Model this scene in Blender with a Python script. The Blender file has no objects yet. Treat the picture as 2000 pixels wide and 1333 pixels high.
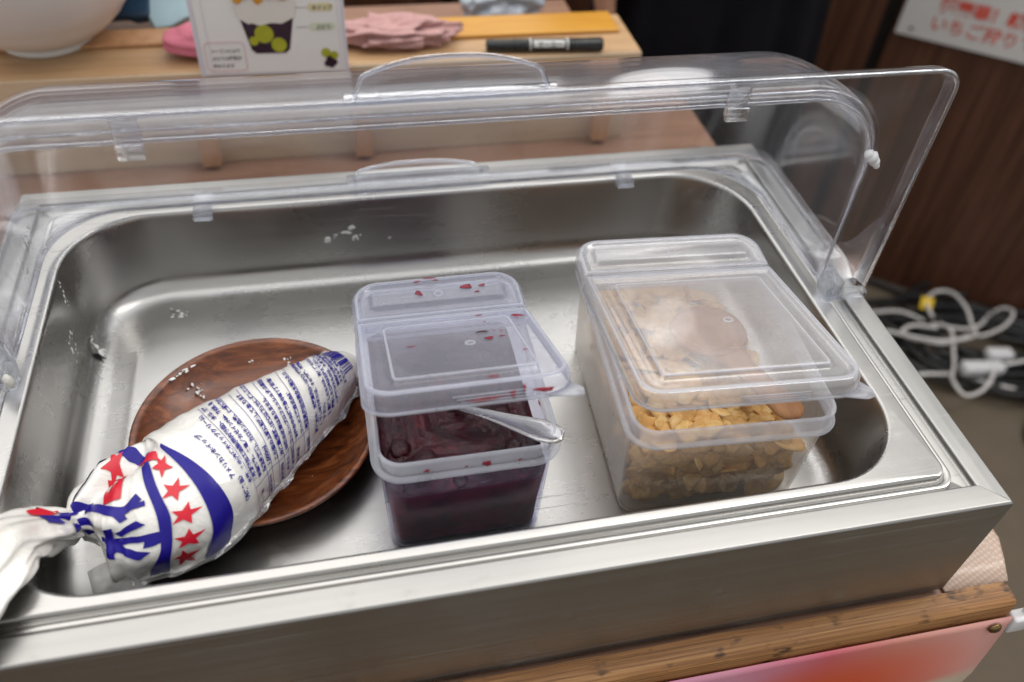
import bpy, bmesh, math, random
from mathutils import Vector, Matrix, noise
R = math.radians
scn = bpy.context.scene
COL = scn.collection
random.seed(7)

# ------------------------------------------------------------------ camera
cd = bpy.data.cameras.new('camera')
cam = bpy.data.objects.new('camera', cd); COL.objects.link(cam)
cam.location = (-0.3474, -0.19812, 0.37928)
cam.rotation_euler = (0.77997, -0.05494, -0.2058)
cd.sensor_width = 36.0; cd.lens = 1646.37 / 2000 * 36
cd.clip_start = 0.02; cd.clip_end = 60
cd.dof.use_dof = True; cd.dof.focus_distance = 0.50; cd.dof.aperture_fstop = 4.5
scn.camera = cam
# ------------------------------------------------------------------ world and lamps
w = bpy.data.worlds.new('World'); scn.world = w; w.use_nodes = True
w.node_tree.nodes['Background'].inputs[0].default_value = (0.87, 0.87, 0.86, 1)
w.node_tree.nodes['Background'].inputs[1].default_value = 0.55
def area(name, loc, target, sx, sy, power, col):
    l = bpy.data.lights.new(name, 'AREA'); l.shape = 'ELLIPSE' if name == 'lid_glint_helper' else 'RECTANGLE'; l.size = sx; l.size_y = sy
    l.energy = power; l.color = col
    o = bpy.data.objects.new(name, l); COL.objects.link(o); o.location = loc
    o.rotation_euler = (Vector(target) - Vector(loc)).to_track_quat('-Z', 'Y').to_euler()
    return o
area('ceiling_lamp', (-0.70, 1.00, 2.0), (-0.35, 0.2, 0), 4.4, 3.2, 50, (1.0, 0.97, 0.93))
area('ceiling_lamp', (1.1, 0.2, 1.9), (0.0, 0.2, 0), 0.5, 1.6, 12, (1.0, 0.97, 0.93))
area('lid_glint_helper', (0.067, 0.765, 0.365), (-0.15, 0.115, 0.05), 0.13, 0.28, 0.13, (1.0, 0.98, 0.95))  # unseen light added to put a white highlight on the flake box lid
scn.view_settings.view_transform = 'Standard'; scn.view_settings.look = 'None'
scn.view_settings.exposure = 0.48; scn.view_settings.gamma = 1.0
scn.cycles.use_denoising = True
scn.cycles.transparent_max_bounces = 40; scn.cycles.max_bounces = 14
scn.cycles.transmission_bounces = 14; scn.cycles.glossy_bounces = 8; scn.cycles.diffuse_bounces = 5
scn.cycles.sample_clamp_indirect = 6.0
scn.cycles.caustics_reflective = False; scn.cycles.caustics_refractive = False

# ------------------------------------------------------------------ material helpers
class NT:
    def __init__(s, name):
        s.m = bpy.data.materials.new(name); s.m.use_nodes = True; s.t = s.m.node_tree; s.t.nodes.clear()
        s.out = s.n('ShaderNodeOutputMaterial')
    def n(s, typ, _p=None, **kw):
        nd = s.t.nodes.new(typ)
        for k, v in (_p or {}).items(): setattr(nd, k, v)
        for k, v in kw.items():
            k2 = k.replace('_', ' ')
            inp = nd.inputs[k2] if k2 in nd.inputs else nd.inputs[int(k[1:])]
            if hasattr(v, 'node'): s.t.links.new(v, inp)
            else: inp.default_value = v
        return nd
    def surf(s, sock): s.t.links.new(sock, s.out.inputs['Surface']); return s.m
    def coord(s, scale=(1, 1, 1), rot=(0, 0, 0), kind='Object'):
        c = s.n('ShaderNodeTexCoord'); m = s.n('ShaderNodeMapping', Vector=c.outputs[kind], Scale=scale, Rotation=rot)
        return m.outputs[0]
    def noise(s, vec, scale, detail=3, rough=.55, dist=0):
        return s.n('ShaderNodeTexNoise', Vector=vec, Scale=scale, Detail=detail, Roughness=rough, Distortion=dist).outputs[0]
    def ramp(s, fac, stops):
        r = s.n('ShaderNodeValToRGB', Fac=fac); e = r.color_ramp.elements
        while len(e) < len(stops): e.new(0.5)
        for i, (p, c) in enumerate(stops):
            e[i].position = p; e[i].color = (*c, 1) if len(c) == 3 else c
        return r.outputs[0]
    def rng(s, fac, a, b, c=0., d=1.):
        return s.n('ShaderNodeMapRange', Value=fac, From_Min=c, From_Max=d, To_Min=a, To_Max=b).outputs[0]
    def math(s, op, a, b=0.):
        return s.n('ShaderNodeMath', {'operation': op}, _0=a, _1=b).outputs[0]
    def bump(s, h, strength=.3, dist=.001):
        return s.n('ShaderNodeBump', Height=h, Strength=strength, Distance=dist).outputs[0]
    def mix(s, f, a, b):
        return s.n('ShaderNodeMixShader', _0=f, _1=a, _2=b).outputs[0]
    def mixc(s, f, a, b):
        nd = s.n('ShaderNodeMix', {'data_type': 'RGBA'})
        for i, v in ((0, f), (6, a), (7, b)):
            if hasattr(v, 'node'): s.t.links.new(v, nd.inputs[i])
            else: nd.inputs[i].default_value = v if i == 0 else ((*v, 1) if len(v) == 3 else v)
        return nd.outputs[2]
    def pbr(s, **kw):
        return s.n('ShaderNodeBsdfPrincipled', **kw).outputs[0]
def c4(c): return (*c, 1)
M = {}
def simple(name, col, rough=.5, var=.12, scale=60, bump=.0, metal=0, coat=0., spec=.5, dist=.001):
    t = NT(name); v = t.coord(); n = t.noise(v, scale, 4)
    dark = tuple(x * (1 - var) for x in col); lite = tuple(min(1, x * (1 + var)) for x in col)
    kw = dict(Base_Color=t.mixc(n, dark, lite), Roughness=t.rng(n, rough * .85, min(1, rough * 1.15)), Metallic=metal, Coat_Weight=coat)
    kw['Specular_IOR_Level'] = spec
    bs = t.n('ShaderNodeBsdfPrincipled')
    for k, x in kw.items():
        i = bs.inputs[k.replace('_', ' ')]
        if k == 'Specular_IOR_Level': i = bs.inputs['Specular IOR Level']
        if hasattr(x, 'node'): t.t.links.new(x, i)
        else: i.default_value = x
    if bump: t.t.links.new(t.bump(n, bump, dist), bs.inputs['Normal'])
    M[name] = t.surf(bs.outputs[0]); return M[name]
def steel(name, base, rough, axis, streak=.10, bmp=.03):
    t = NT(name)
    sc = {'x': (3, 260, 260), 'y': (260, 3, 260), 'n': (40, 40, 40), 'p': (4, 90, 90)}[axis]
    n = t.noise(t.coord(sc), 1.0, 3, .6); big = t.noise(t.coord(), 9, 4, .6)
    b = tuple(x * .86 for x in base); scr = t.noise(t.coord((7, 420, 420), (0, 0, .12)), 1.0, 2, .5); spot = t.noise(t.coord(), 34, 5, .7)
    col = t.mixc(big, b, base)
    r = t.math('ADD', t.rng(n, rough - streak * .5, rough + streak * .5, .3, .7), t.math('ADD', t.rng(big, -.05, .08, .3, .7), t.math('ADD', t.rng(scr, 0, .16, .66, .74), t.rng(spot, 0, .14, .60, .72))))
    M[name] = t.surf(t.pbr(Base_Color=col, Metallic=1., Roughness=r, Normal=t.bump(n, bmp, .0003)))
steel('steel_brushed', (.43, .424, .412), .38, 'x', .14)
steel('steel_brushed_y', (.41, .405, .393), .34, 'y', .12)
steel('steel_pan', (.50, .49, .475), .27, 'p', .04, 0.)
steel('steel_spoon', (.72, .71, .69), .16, 'n', .05)
def acrylic(name, haze, tint, edge=0.):
    t = NT(name)
    f = t.n('ShaderNodeLayerWeight', Blend=.5).outputs['Facing']
    fr = t.math('ADD', t.math('MULTIPLY', t.math('POWER', f, 4.), .80), .036 + edge)
    sm = t.noise(t.coord(), 14, 5, .65, .4); sc = t.noise(t.coord((90, 14, 30)), 6, 2, .5)
    hz = t.math('ADD', t.rng(sm, 0, haze * 1.6, .45, .8), haze * .6)
    hz = t.math('ADD', hz, t.rng(sc, 0, .05, .70, .80))
    clear = t.n('ShaderNodeBsdfTransparent', Color=c4(tint)).outputs[0]
    df = t.n('ShaderNodeBsdfDiffuse', Color=(.86, .88, .92, 1)).outputs[0]
    gl = t.n('ShaderNodeBsdfGlossy', Color=(.97, .97, 1, 1), Roughness=.09 if not edge else .06).outputs[0]
    M[name] = t.surf(t.mix(fr, t.mix(hz, clear, df), gl))
acrylic('acrylic', .020, (.985, .988, .992))
acrylic('acrylic_flange', .020, (.975, .98, .988), .02)
def glassy(name, tint, rough=.02, clear=.35):
    t = NT(name)
    g = t.n('ShaderNodeBsdfGlass', Color=c4(tint), Roughness=rough, IOR=1.46).outputs[0]
    M[name] = t.surf(t.mix(clear, g, t.n('ShaderNodeBsdfTransparent', Color=c4(tint)).outputs[0]))
glassy('acrylic_edge', (.90, .92, .96), .02, .45)
glassy('acrylic_solid', (.95, .96, .98), .02, .5)
def polyprop(name, tint, haze, rough=.16):
    t = NT(name)
    f = t.n('ShaderNodeLayerWeight', Blend=.5).outputs['Facing']
    fr = t.math('ADD', t.math('MULTIPLY', t.math('POWER', f, 5.), .40), .010 + (.085 if name == 'polyprop' else .026 if 'wall' not in name else 0))
    sm = t.noise(t.coord(), 26, 4, .6); sc = t.noise(t.coord((20, 160, 60), (0, 0, .5)), 2.2, 3, .6)
    hz = t.math('ADD', t.math('MULTIPLY', t.math('POWER', f, 4.), haze * 2.6), haze * .75)
    hz = t.math('ADD', hz, t.rng(sm, -.1 * haze, .25 * haze, .3, .7))
    hz = t.math('ADD', hz, t.rng(sc, 0, .35 * haze, .62, .8))
    clear = t.n('ShaderNodeBsdfTransparent', Color=c4(tuple(.25 * x + .75 for x in tint))).outputs[0]
    df = t.mix(.45, t.n('ShaderNodeBsdfDiffuse', Color=c4(tint)).outputs[0], t.n('ShaderNodeBsdfTranslucent', Color=c4(tint)).outputs[0])
    gl = t.n('ShaderNodeBsdfGlossy', Color=(1, 1, 1, 1), Roughness=t.rng(sm, rough * .7, rough * 1.3)).outputs[0]
    M[name] = t.surf(t.mix(fr, t.mix(hz, clear, df), gl))
polyprop('polyprop_jam', (.80, .82, .95), .17)
polyprop('polyprop', (.92, .92, .95), .27, .12)
polyprop('polyprop_wall_jam', (.66, .70, .98), .038)
polyprop('polyprop_wall', (.97, .93, .88), .175, .13)
polyprop('polyprop_rim', (.86, .88, .95), .38)
def woodmat(name, a, b, c, scale=(1, 12, 12), rough=.45, sc=10., dist=1.2, bump=.15, coat=0., specks=0., rot=(0, 0, 0)):
    t = NT(name); v = t.coord(scale, rot)
    n = t.noise(v, sc, 5, .62, dist); f = t.noise(t.coord(tuple(x * 6 for x in scale), rot), sc, 3, .6)
    m = t.math('ADD', t.math('MULTIPLY', n, .78), t.math('MULTIPLY', f, .22))
    col = t.ramp(m, [(.30, a), (.50, b), (.68, c)])
    if specks:
        k = t.noise(t.coord((1, 2.2, 2.2), rot), specks, 3, .7)
        col = t.mixc(t.rng(k, 0, .85, .56, .66), col, tuple(x * .25 for x in a))
    M[name] = t.surf(t.pbr(Base_Color=col, Roughness=t.rng(m, rough * .8, rough * 1.2), Coat_Weight=coat, Coat_Roughness=.25, Normal=t.bump(m, bump, .0008)))
woodmat('wood_plate', (.020, .005, .002), (.155, .040, .010), (.34, .105, .030), (2.0, 13, 13), .32, 3.8, 3.4, .10, .35, rot=(0, 0, -.5))
woodmat('wood_spoon', (.22, .085, .03), (.36, .16, .06), (.46, .23, .10), (20, 3, 20), .5, 4, .8, .1)
woodmat('wood_batten', (.075, .028, .010), (.30, .135, .042), (.47, .255, .105), (1.6, 150, 150), .55, 4, .5, .6, .05, 30)
woodmat('wood_shelf', (.38, .225, .115), (.46, .29, .155), (.52, .345, .195), (2, 24, 24), .42, 4, 1.0, .04)
woodmat('wood_edge', (.50, .375, .255), (.56, .43, .30), (.60, .475, .34), (2, 30, 30), .45, 4, .6, .03)
woodmat('wood_counter', (.20, .105, .065), (.27, .15, .10), (.33, .19, .13), (2, 20, 20), .42, 4, 1.0, .04)
woodmat('wood_mustard', (.46, .20, .022), (.56, .27, .035), (.62, .32, .05), (2, 30, 30), .3, 4, .8, .02, .3)
woodmat('wood_post', (.38, .19, .085), (.48, .26, .13), (.54, .31, .17), (20, 20, 2), .5, 4, .8, .05)
woodmat('wall_panel', (.032, .0125, .0070), (.078, .031, .0170), (.135, .058, .032), (26, 26, .9), .38, 2.6, 1.2, .05)
simple('black_trim', (.006, .006, .007), .4)
simple('concrete', (.125, .098, .068), .8, .25, 18, .3, dist=.003)
simple('white_ceramic', (.72, .725, .72), .28, .04, 8)
simple('paper_white', (.74, .72, .71), .45, .03, 20)
simple('paper_edge', (.62, .60, .66), .4, .03, 20)
simple('sign_white', (.62, .61, .60), .4, .05, 10)
simple('sign_red', (.62, .08, .05), .5, .1)
simple('cloth_pink', (.62, .18, .25), .95, .18, 420, .9)
simple('cloth_dusty', (.50, .29, .28), .95, .25, 420, .9)
simple('pen_black', (.010, .013, .013), .28, .1, 40)
simple('pen_label', (.55, .55, .53), .45, .05, 40)
simple('cyan_pack', (.42, .62, .70), .3, .15, 30)
simple('navy_pack', (.015, .05, .10), .25, .5, 60)
simple('blue_pack', (.02, .08, .42), .3, .2, 60)
simple('grey_film', (.36, .40, .46), .22, .25, 24, .5)
simple('black_fabric', (.006, .0055, .008), .95, .5, 30, .6, spec=.12, dist=.004)
simple('skin', (.50, .26, .17), .5, .08, 40)
simple('hair', (.012, .009, .008), .5, .3, 60)
simple('white_cable', (.66, .64, .63), .45, .06, 30)
simple('black_cable', (.010, .010, .011), .45, .1, 30)
simple('yellow_tag', (.75, .50, .01), .5, .1, 30)
simple('brass', (.22, .15, .07), .32, .2, 60, metal=1)
simple('print_blue', (.013, .007, .23), .35, .06, 30, coat=.0, spec=.3)
simple('print_red', (.62, .006, .026), .3, .06, 30, coat=.08)
simple('cream', (.90, .90, .89), .5, .05, 200, .3)
simple('white_plastic', (.70, .70, .72), .35, .04, 30)
simple('hinge_glue', (.72, .71, .66), .3, .15, 200, .6)
simple('berry_smear', (.42, .030, .050), .2, .3, 200, coat=.3)
simple('grape_green', (.36, .36, .03), .3, .3, 100)
simple('grape_dark', (.035, .016, .03), .3, .3, 100)
simple('flake_print', (.55, .25, .03), .5, .4, 300)
simple('cream_print', (.66, .62, .58), .5, .05, 100)
simple('text_dark', (.06, .06, .07), .5, .1)
simple('pill_yellow', (.66, .58, .36), .5, .05)
simple('pill_green', (.58, .62, .48), .5, .05)
# bag film: white cream shows through a thin glossy film
t = NT('bag_film'); n = t.noise(t.coord(), 34, 4, .6)
M['bag_film'] = t.surf(t.pbr(Base_Color=t.ramp(n, [(.3, (.74, .71, .66)), (.6, (.83, .82, .79))]), Roughness=t.rng(n, .16, .34),
     Coat_Weight=1., Coat_Roughness=.07, Subsurface_Weight=.15, Subsurface_Radius=(.01, .01, .01), Subsurface_Scale=.5,
     Normal=t.bump(t.math('ABSOLUTE', t.math('SUBTRACT', t.noise(t.coord((1, 1, 1), (0, 0, .7)), 30, 4, .62, 1.2), .5)), .45, .0045)))
t = NT('bag_clear'); f = t.n('ShaderNodeLayerWeight', Blend=.5).outputs['Facing']
M['bag_clear'] = t.surf(t.mix(t.math('ADD', t.math('MULTIPLY', t.math('POWER', f, 3.), .6), .10),
     t.mix(.16, t.n('ShaderNodeBsdfTransparent', Color=(.96, .96, .96, 1)).outputs[0], t.n('ShaderNodeBsdfDiffuse', Color=(.8, .8, .8, 1)).outputs[0]),
     t.n('ShaderNodeBsdfGlossy', Roughness=.12, Normal=t.bump(t.noise(t.coord(), 90, 3), .5, .003)).outputs[0]))
t = NT('berry_film'); n = t.noise(t.coord(), 300, 3)
M['berry_film'] = t.surf(t.mix(t.rng(n, .30, .85, .35, .65), t.n('ShaderNodeBsdfTransparent', Color=(.92, .55, .58, 1)).outputs[0], t.pbr(Base_Color=(.33, .02, .045, 1), Roughness=.25)))
t = NT('jam'); n = t.noise(t.coord(), 70, 4, .6)
M['jam'] = t.surf(t.pbr(Base_Color=t.ramp(n, [(.35, (.016, .0010, .0026)), (.6, (.044, .0022, .0055)), (.75, (.11, .006, .012))]), Roughness=.12, Specular_IOR_Level=.28,
     Coat_Weight=.25, Coat_Roughness=.03, Subsurface_Weight=.12, Subsurface_Radius=(.012, .002, .002), Normal=t.bump(t.noise(t.coord(), 260, 4, .65, .8), .55, .003)))
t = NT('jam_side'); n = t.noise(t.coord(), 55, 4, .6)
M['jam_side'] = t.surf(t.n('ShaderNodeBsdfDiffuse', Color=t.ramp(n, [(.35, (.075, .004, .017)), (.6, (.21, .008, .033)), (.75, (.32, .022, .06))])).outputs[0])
def flake_mat(name, a, b, c):
    t = NT(name); n = t.noise(t.coord(), 150, 5, .65); big = t.n('ShaderNodeObjectInfo').outputs['Random']
    col = t.mixc(t.rng(big, 0., .35), t.ramp(n, [(.3, a), (.52, b), (.72, c)]), a)
    M[name] = t.surf(t.pbr(Base_Color=col, Roughness=.55, Subsurface_Weight=.12, Subsurface_Radius=(.004, .002, .001), Normal=t.bump(t.noise(t.coord(), 420, 4, .65), .8, .0016)))
flake_mat('flake', (.62, .30, .085), (.86, .54, .19), (.93, .72, .40))
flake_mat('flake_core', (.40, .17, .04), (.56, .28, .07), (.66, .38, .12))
# textured vinyl
t = NT('vinyl'); v = t.coord((1, 1, 1), (0, 0, .45))
ch = t.n('ShaderNodeTexChecker', Vector=v, Scale=420.).outputs[1]
M['vinyl'] = t.surf(t.pbr(Base_Color=t.mixc(ch, (.50, .36, .28), (.60, .46, .38)), Roughness=.3, Normal=t.bump(ch, .8, .001)))
# banner print: soft petals running diagonally across the cloth
t = NT('banner_print'); sp_ = t.n('ShaderNodeSeparateXYZ', Vector=t.coord()).outputs
n = t.noise(t.coord(), 7, 1, .4, .3)
gx = t.math('ADD', sp_[0], t.math('MULTIPLY', n, .06))
pink = t.ramp(t.rng(gx, 0, 1, -.30, .06), [(.08, (.60, .11, .33)), (.30, (.60, .25, .40)), (.50, (.64, .28, .38)), (.70, (.66, .15, .20)), (.86, (.70, .33, .28)), (1., (.74, .38, .34))])
def blob(cx, cz, rx, rz, tilt, soft):
    dx = t.math('ADD', sp_[0], -cx); dz = t.math('ADD', sp_[2], -cz)
    a_ = t.math('DIVIDE', t.math('ADD', dx, t.math('MULTIPLY', dz, tilt)), rx); b_ = t.math('DIVIDE', t.math('ADD', dz, t.math('MULTIPLY', dx, -tilt)), rz)
    return t.rng(t.math('ADD', t.math('MULTIPLY', a_, a_), t.math('MULTIPLY', b_, b_)), 1, 0, soft, 1.)
c1 = t.mixc(blob(-.075, -.175, .12, .065, .25, .05), pink, (.70, .10, .035))
c2 = t.mixc(blob(.020, -.215, .10, .050, .45, .55), c1, (.64, .52, .40))
c3 = t.mixc(blob(-.24, -.185, .06, .040, .4, .5), c2, (.60, .50, .44))
M['banner_print'] = t.surf(t.pbr(Base_Color=c3, Roughness=.55, Normal=t.bump(t.noise(t.coord(), 1400, 2), .15, .0004)))

# ------------------------------------------------------------------ object helpers
def link(name, me, mat=None, parent=None, smooth=True):
    if isinstance(me, bmesh.types.BMesh):
        b = me; me = bpy.data.meshes.new(name); b.to_mesh(me); b.free()
    o = bpy.data.objects.new(name, me); COL.objects.link(o)
    if mat: me.materials.append(M[mat])
    if smooth: me.polygons.foreach_set('use_smooth', [True] * len(me.polygons))
    if parent: o.parent = parent
    return o
def mesh(verts, faces, name='m'):
    me = bpy.data.meshes.new(name); me.from_pydata([tuple(v) for v in verts], [], faces); me.update(); return me
def tag(o, label, cat, group=None, kind=None):
    if label: o['label'] = label
    if cat: o['category'] = cat
    if group: o['group'] = group
    if kind: o['kind'] = kind
    return o
def thing(name, label, cat, loc=(0, 0, 0), rz=0, group=None):
    o = bpy.data.objects.new(name, None); COL.objects.link(o); o.empty_display_size = .02
    o.location = loc; o.rotation_euler = (0, 0, rz); return tag(o, label, cat, group)
def auto(o, ang=35):
    me = o.data; bm = bmesh.new(); bm.from_mesh(me)
    for e in bm.edges:
        if len(e.link_faces) == 2 and e.calc_face_angle(0) > R(ang): e.smooth = False
    bm.to_mesh(me); bm.free(); return o
def wnorm(o):
    m = o.modifiers.new('normals', 'WEIGHTED_NORMAL'); m.keep_sharp = True; m.weight = 80; return o
def rrect(w, d, r, n=8, cx=0, cy=0):
    """closed ring, counter-clockwise, n+1 points a corner; r may be (front right, back right, back left, front left)"""
    pts = []; rs = r if isinstance(r, (tuple, list)) else (r,) * 4
    for (sx, sy, a0), r in zip(((1, -1, -90), (1, 1, 0), (-1, 1, 90), (-1, -1, 180)), rs):
        for i in range(n + 1):
            a = R(a0 + 90 * i / n)
            pts.append((cx + sx * (w / 2 - r) + r * math.cos(a), cy + sy * (d / 2 - r) + r * math.sin(a)))
    return pts
def loft(rings, closed=True, cap0=False, cap1=False):
    n = len(rings[0]); verts = [p for r in rings for p in r]; faces = []
    for i in range(len(rings) - 1):
        for j in range(n if closed else n - 1):
            k = (j + 1) % n
            faces.append((i * n + j, i * n + k, (i + 1) * n + k, (i + 1) * n + j))
    if cap0: faces.append(tuple(range(n - 1, -1, -1)))
    if cap1: faces.append(tuple((len(rings) - 1) * n + j for j in range(n)))
    return mesh(verts, faces)
def ringz(pts, z): return [(x, y, z) for x, y in pts]
def catmull(P, k=8, closed=False):
    P = [Vector(p) for p in P]; out = []; n = len(P)
    for i in range(n if closed else n - 1):
        a, b, c, d = (P[(i - 1) % n] if closed or i else P[0]), P[i], P[(i + 1) % n], (P[(i + 2) % n] if closed or i + 2 < n else P[-1])
        for j in range(k):
            u = j / k
            out.append(.5 * ((2 * b) + (c - a) * u + (2 * a - 5 * b + 4 * c - d) * u * u + (3 * b - a - 3 * c + d) * u ** 3))
    if not closed: out.append(P[-1])
    return out
def tube(P, rad, seg=8, closed=False, squash=1.):
    P = [Vector(p) for p in P]; n = len(P); rings = []; up = Vector((0, 0, 1)); prev = None
    for i in range(n):
        a = P[(i - 1) % n] if closed or i else P[0]; b = P[(i + 1) % n] if closed or i < n - 1 else P[-1]
        T = (b - a).normalized()
        S = T.cross(up) if prev is None else prev - T * prev.dot(T)
        if S.length < 1e-4: S = T.cross(Vector((1, 0, 0)))
        S.normalize(); U = S.cross(T); prev = S
        r = rad[i] if isinstance(rad, (list, tuple)) else rad
        rings.append([P[i] + S * r * math.cos(2 * math.pi * j / seg) + U * r * squash * math.sin(2 * math.pi * j / seg) for j in range(seg)])
    if closed: rings.append(rings[0])
    return loft(rings, True, not closed, not closed)
def revolve(prof, seg=64, c=(0, 0, 0)):
    rings = [[(c[0] + r * math.cos(2 * math.pi * j / seg), c[1] + r * math.sin(2 * math.pi * j / seg), c[2] + z) for j in range(seg)] for r, z in prof]
    return loft(rings, True, prof[0][0] > 1e-5, prof[-1][0] > 1e-5)
def box(x0, x1, y0, y1, z0, z1, bev=.0, seg=2):
    bm = bmesh.new(); bmesh.ops.create_cube(bm, size=1)
    for v in bm.verts:
        v.co = ((x0 + x1) / 2 + v.co.x * (x1 - x0), (y0 + y1) / 2 + v.co.y * (y1 - y0), (z0 + z1) / 2 + v.co.z * (z1 - z0))
    if bev: bmesh.ops.bevel(bm, geom=bm.edges[:] + bm.verts[:], offset=bev, segments=seg, affect='EDGES', profile=.5)
    return bm
def solid(o, th, off=0):
    m = o.modifiers.new('thickness', 'SOLIDIFY'); m.thickness = th; m.offset = off; return o
def text_mesh(s, size=1., bold=0., align='LEFT'):
    c = bpy.data.curves.new('txt', 'FONT'); c.body = s; c.size = size; c.resolution_u = 2; c.offset = bold; c.align_x = align
    o = bpy.data.objects.new('txt', c); COL.objects.link(o)
    me = bpy.data.meshes.new_from_object(o.evaluated_get(bpy.context.evaluated_depsgraph_get()))
    bpy.data.objects.remove(o); bpy.data.curves.remove(c); return me
def warp(me, fn):
    for v in me.vertices: v.co = fn(v.co)
    me.update(); return me
def join(meshes):
    bm = bmesh.new()
    for m in meshes: bm.from_mesh(m); bpy.data.meshes.remove(m)
    return bm

TOP = 0.0; FLOOR = -0.066; CTR = -0.0955; GROUND = -0.80
W, D = .573, .366; XC = -W / 2
# ------------------------------------------------------------------ setting: floor and panelled walls
g = link('floor', mesh([(-6, -5, GROUND), (6, -5, GROUND), (6, 7, GROUND), (-6, 7, GROUND)], [(0, 1, 2, 3)]), 'concrete'); tag(g, None, None, kind='structure')
wd = Vector((.785, -.6196, 0)).normalized(); wn = Vector((-.6196, -.7849, 0)); W0 = Vector((.7802, 1.0063, 0))
def wall(name, P, d, nrm, s0, s1, z1, seams, step):
    def pt(s, o, z): q = P + d * s + nrm * o; return (q.x, q.y, z)
    o = link(name, mesh([pt(s0, -.02, GROUND), pt(s1, -.02, GROUND), pt(s1, -.02, z1), pt(s0, -.02, z1)], [(0, 1, 2, 3)]), 'black_trim', None, False)
    tag(o, None, None, kind='structure')
    s = s0
    cuts = sorted(seams)
    edges = [s0] + [c for c in cuts] + [s1]
    for i in range(len(edges) - 1):
        a, b = edges[i], edges[i + 1]
        a2 = a + (.0 if i == 0 else .012); b2 = b - (.0 if i == len(edges) - 2 else .012)
        V = [pt(a2, -.0195, GROUND), pt(b2, -.0195, GROUND), pt(b2, -.0195, z1), pt(a2, -.0195, z1), pt(a2, 0, GROUND), pt(b2, 0, GROUND), pt(b2, 0, z1), pt(a2, 0, z1)]
        link('panel', mesh(V, [(4, 5, 6, 7), (0, 4, 7, 3), (5, 1, 2, 6), (3, 7, 6, 2)]), 'wall_panel', o, False)
    return o
wall('wall_right', W0, wd, wn, -.55, 2.2, .40, [-.160], 0)
wall('wall_back', Vector((0, 1.42, 0)), Vector((1, 0, 0)), Vector((0, -1, 0)), -2.6, .36, .40, [-.098, -1.3], 0)
# ------------------------------------------------------------------ counter, vinyl mat, batten, banner
ct = thing('counter', 'brown wood counter under the steel display unit', 'counter', (0, 0, CTR))
ctop = rrect(1.252, .70, .03, 6, -.574, .333)
o = link('counter_top', loft([ringz(ctop, -.0300), ringz(ctop, -.0062), ringz(rrect(1.25, .698, .03, 6, -.574, .333), -.005)], True, True, True), 'wood_counter', ct); auto(o)
link('cabinet', box(-1.19, .03, .03, .66, GROUND - CTR, -.0304), 'wood_counter', ct, False)
bt = link('batten', loft([[(x, -.0035, -.030), (x, -.0165, -.030), (x, -.0185, -.027), (x, -.0185, -.004), (x, -.0165, -.0012), (x, -.0125, 0.000), (x, -.0035, 0.0005)] for x in [.0435 - i * .0125 for i in range(100)]], True, True, True), 'wood_batten', ct)
bm = bmesh.new(); bm.from_mesh(bt.data)
for v in bm.verts:
    q = v.co; k = noise.noise(Vector((q.x * 22, q.y * 60, q.z * 60))) * .0009 + noise.noise(Vector((q.x * 90, q.y * 90, q.z * 90 + 4))) * .0004
    v.co.y += k; v.co.z += k * .6
bm.to_mesh(bt.data); bm.free(); auto(bt, 45)
# mat
vm = []
nx, ny = 26, 26; verts = []; faces = []
for j in range(ny):
    for i in range(nx):
        x = .002 + .0555 * i / (nx - 1); y = -.002 + .36 * j / (ny - 1)
        fl = max(0, (i - 20) / 5.); x += .004 * fl * math.sin(y * 38 + .4) - .010 * fl * max(0, 1 - y / .03)
        verts.append((x, y, CTR - .0036 + .0012 * fl * math.sin(y * 60)))
for j in range(ny - 1):
    for i in range(nx - 1): faces.append((j * nx + i, j * nx + i + 1, (j + 1) * nx + i + 1, (j + 1) * nx + i))
o = link('vinyl_mat', mesh(verts, faces), 'vinyl'); solid(o, .0012, 1)
tag(o, 'pinkish clear vinyl mat with a fine bumpy grid on the counter end', 'mat')
# banner hangs off the batten
nx, nz = 70, 26; verts = []; faces = []
for j in range(nz):
    for i in range(nx):
        x = -1.15 + (1.15 + .0455) * (i / (nx - 1)); zz = CTR - .0145 - .50 * (j / (nz - 1)) ** 1.3
        dp = (-.0145 - (zz - CTR)); k = min(1, dp / .06)
        xr = x
        if i > nx - 8: xr -= .006 * k * math.sin(min(1.5, dp * 30)) * (i - (nx - 8)) / 8
        verts.append((xr, -.0199 - .006 * k * (1 + math.sin(x * 26 + dp * 9)) * .5 - .003 * k, zz))
for j in range(nz - 1):
    for i in range(nx - 1): faces.append((j * nx + i, (j + 1) * nx + i, (j + 1) * nx + i + 1, j * nx + i + 1))
o = link('fabric_banner', mesh(verts, faces), 'banner_print'); solid(o, .0008, 1)
tag(o, 'pink and red printed fabric banner hanging from the wooden batten', 'banner')
o = link('brass_pin', revolve([(0.0, .0032), (.0022, .0030), (.0040, .0019), (.0046, .0006), (.0044, 0), (.001, 0), (.0008, -.006)], 28), 'brass')
o.rotation_euler = (R(90), 0, 0); o.location = (.0335, -.0225, -.1165); tag(o, 'round brass drawing pin holding the pink banner', 'pin')
cl = thing('cable_clip', 'small white plastic clip at the end of the batten', 'clip', (.049, -.012, CTR))
link('clip_loop', tube(catmull([(0, -.004, .004), (.004, -.004, .007), (.009, -.004, .004), (.010, -.005, -.006), (.009, -.006, -.020)], 6), .0022, 8), 'white_plastic', cl)
link('clip_body', box(-.001, .013, -.0115, -.0025, -.034, -.018, .0015), 'white_plastic', cl)

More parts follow.
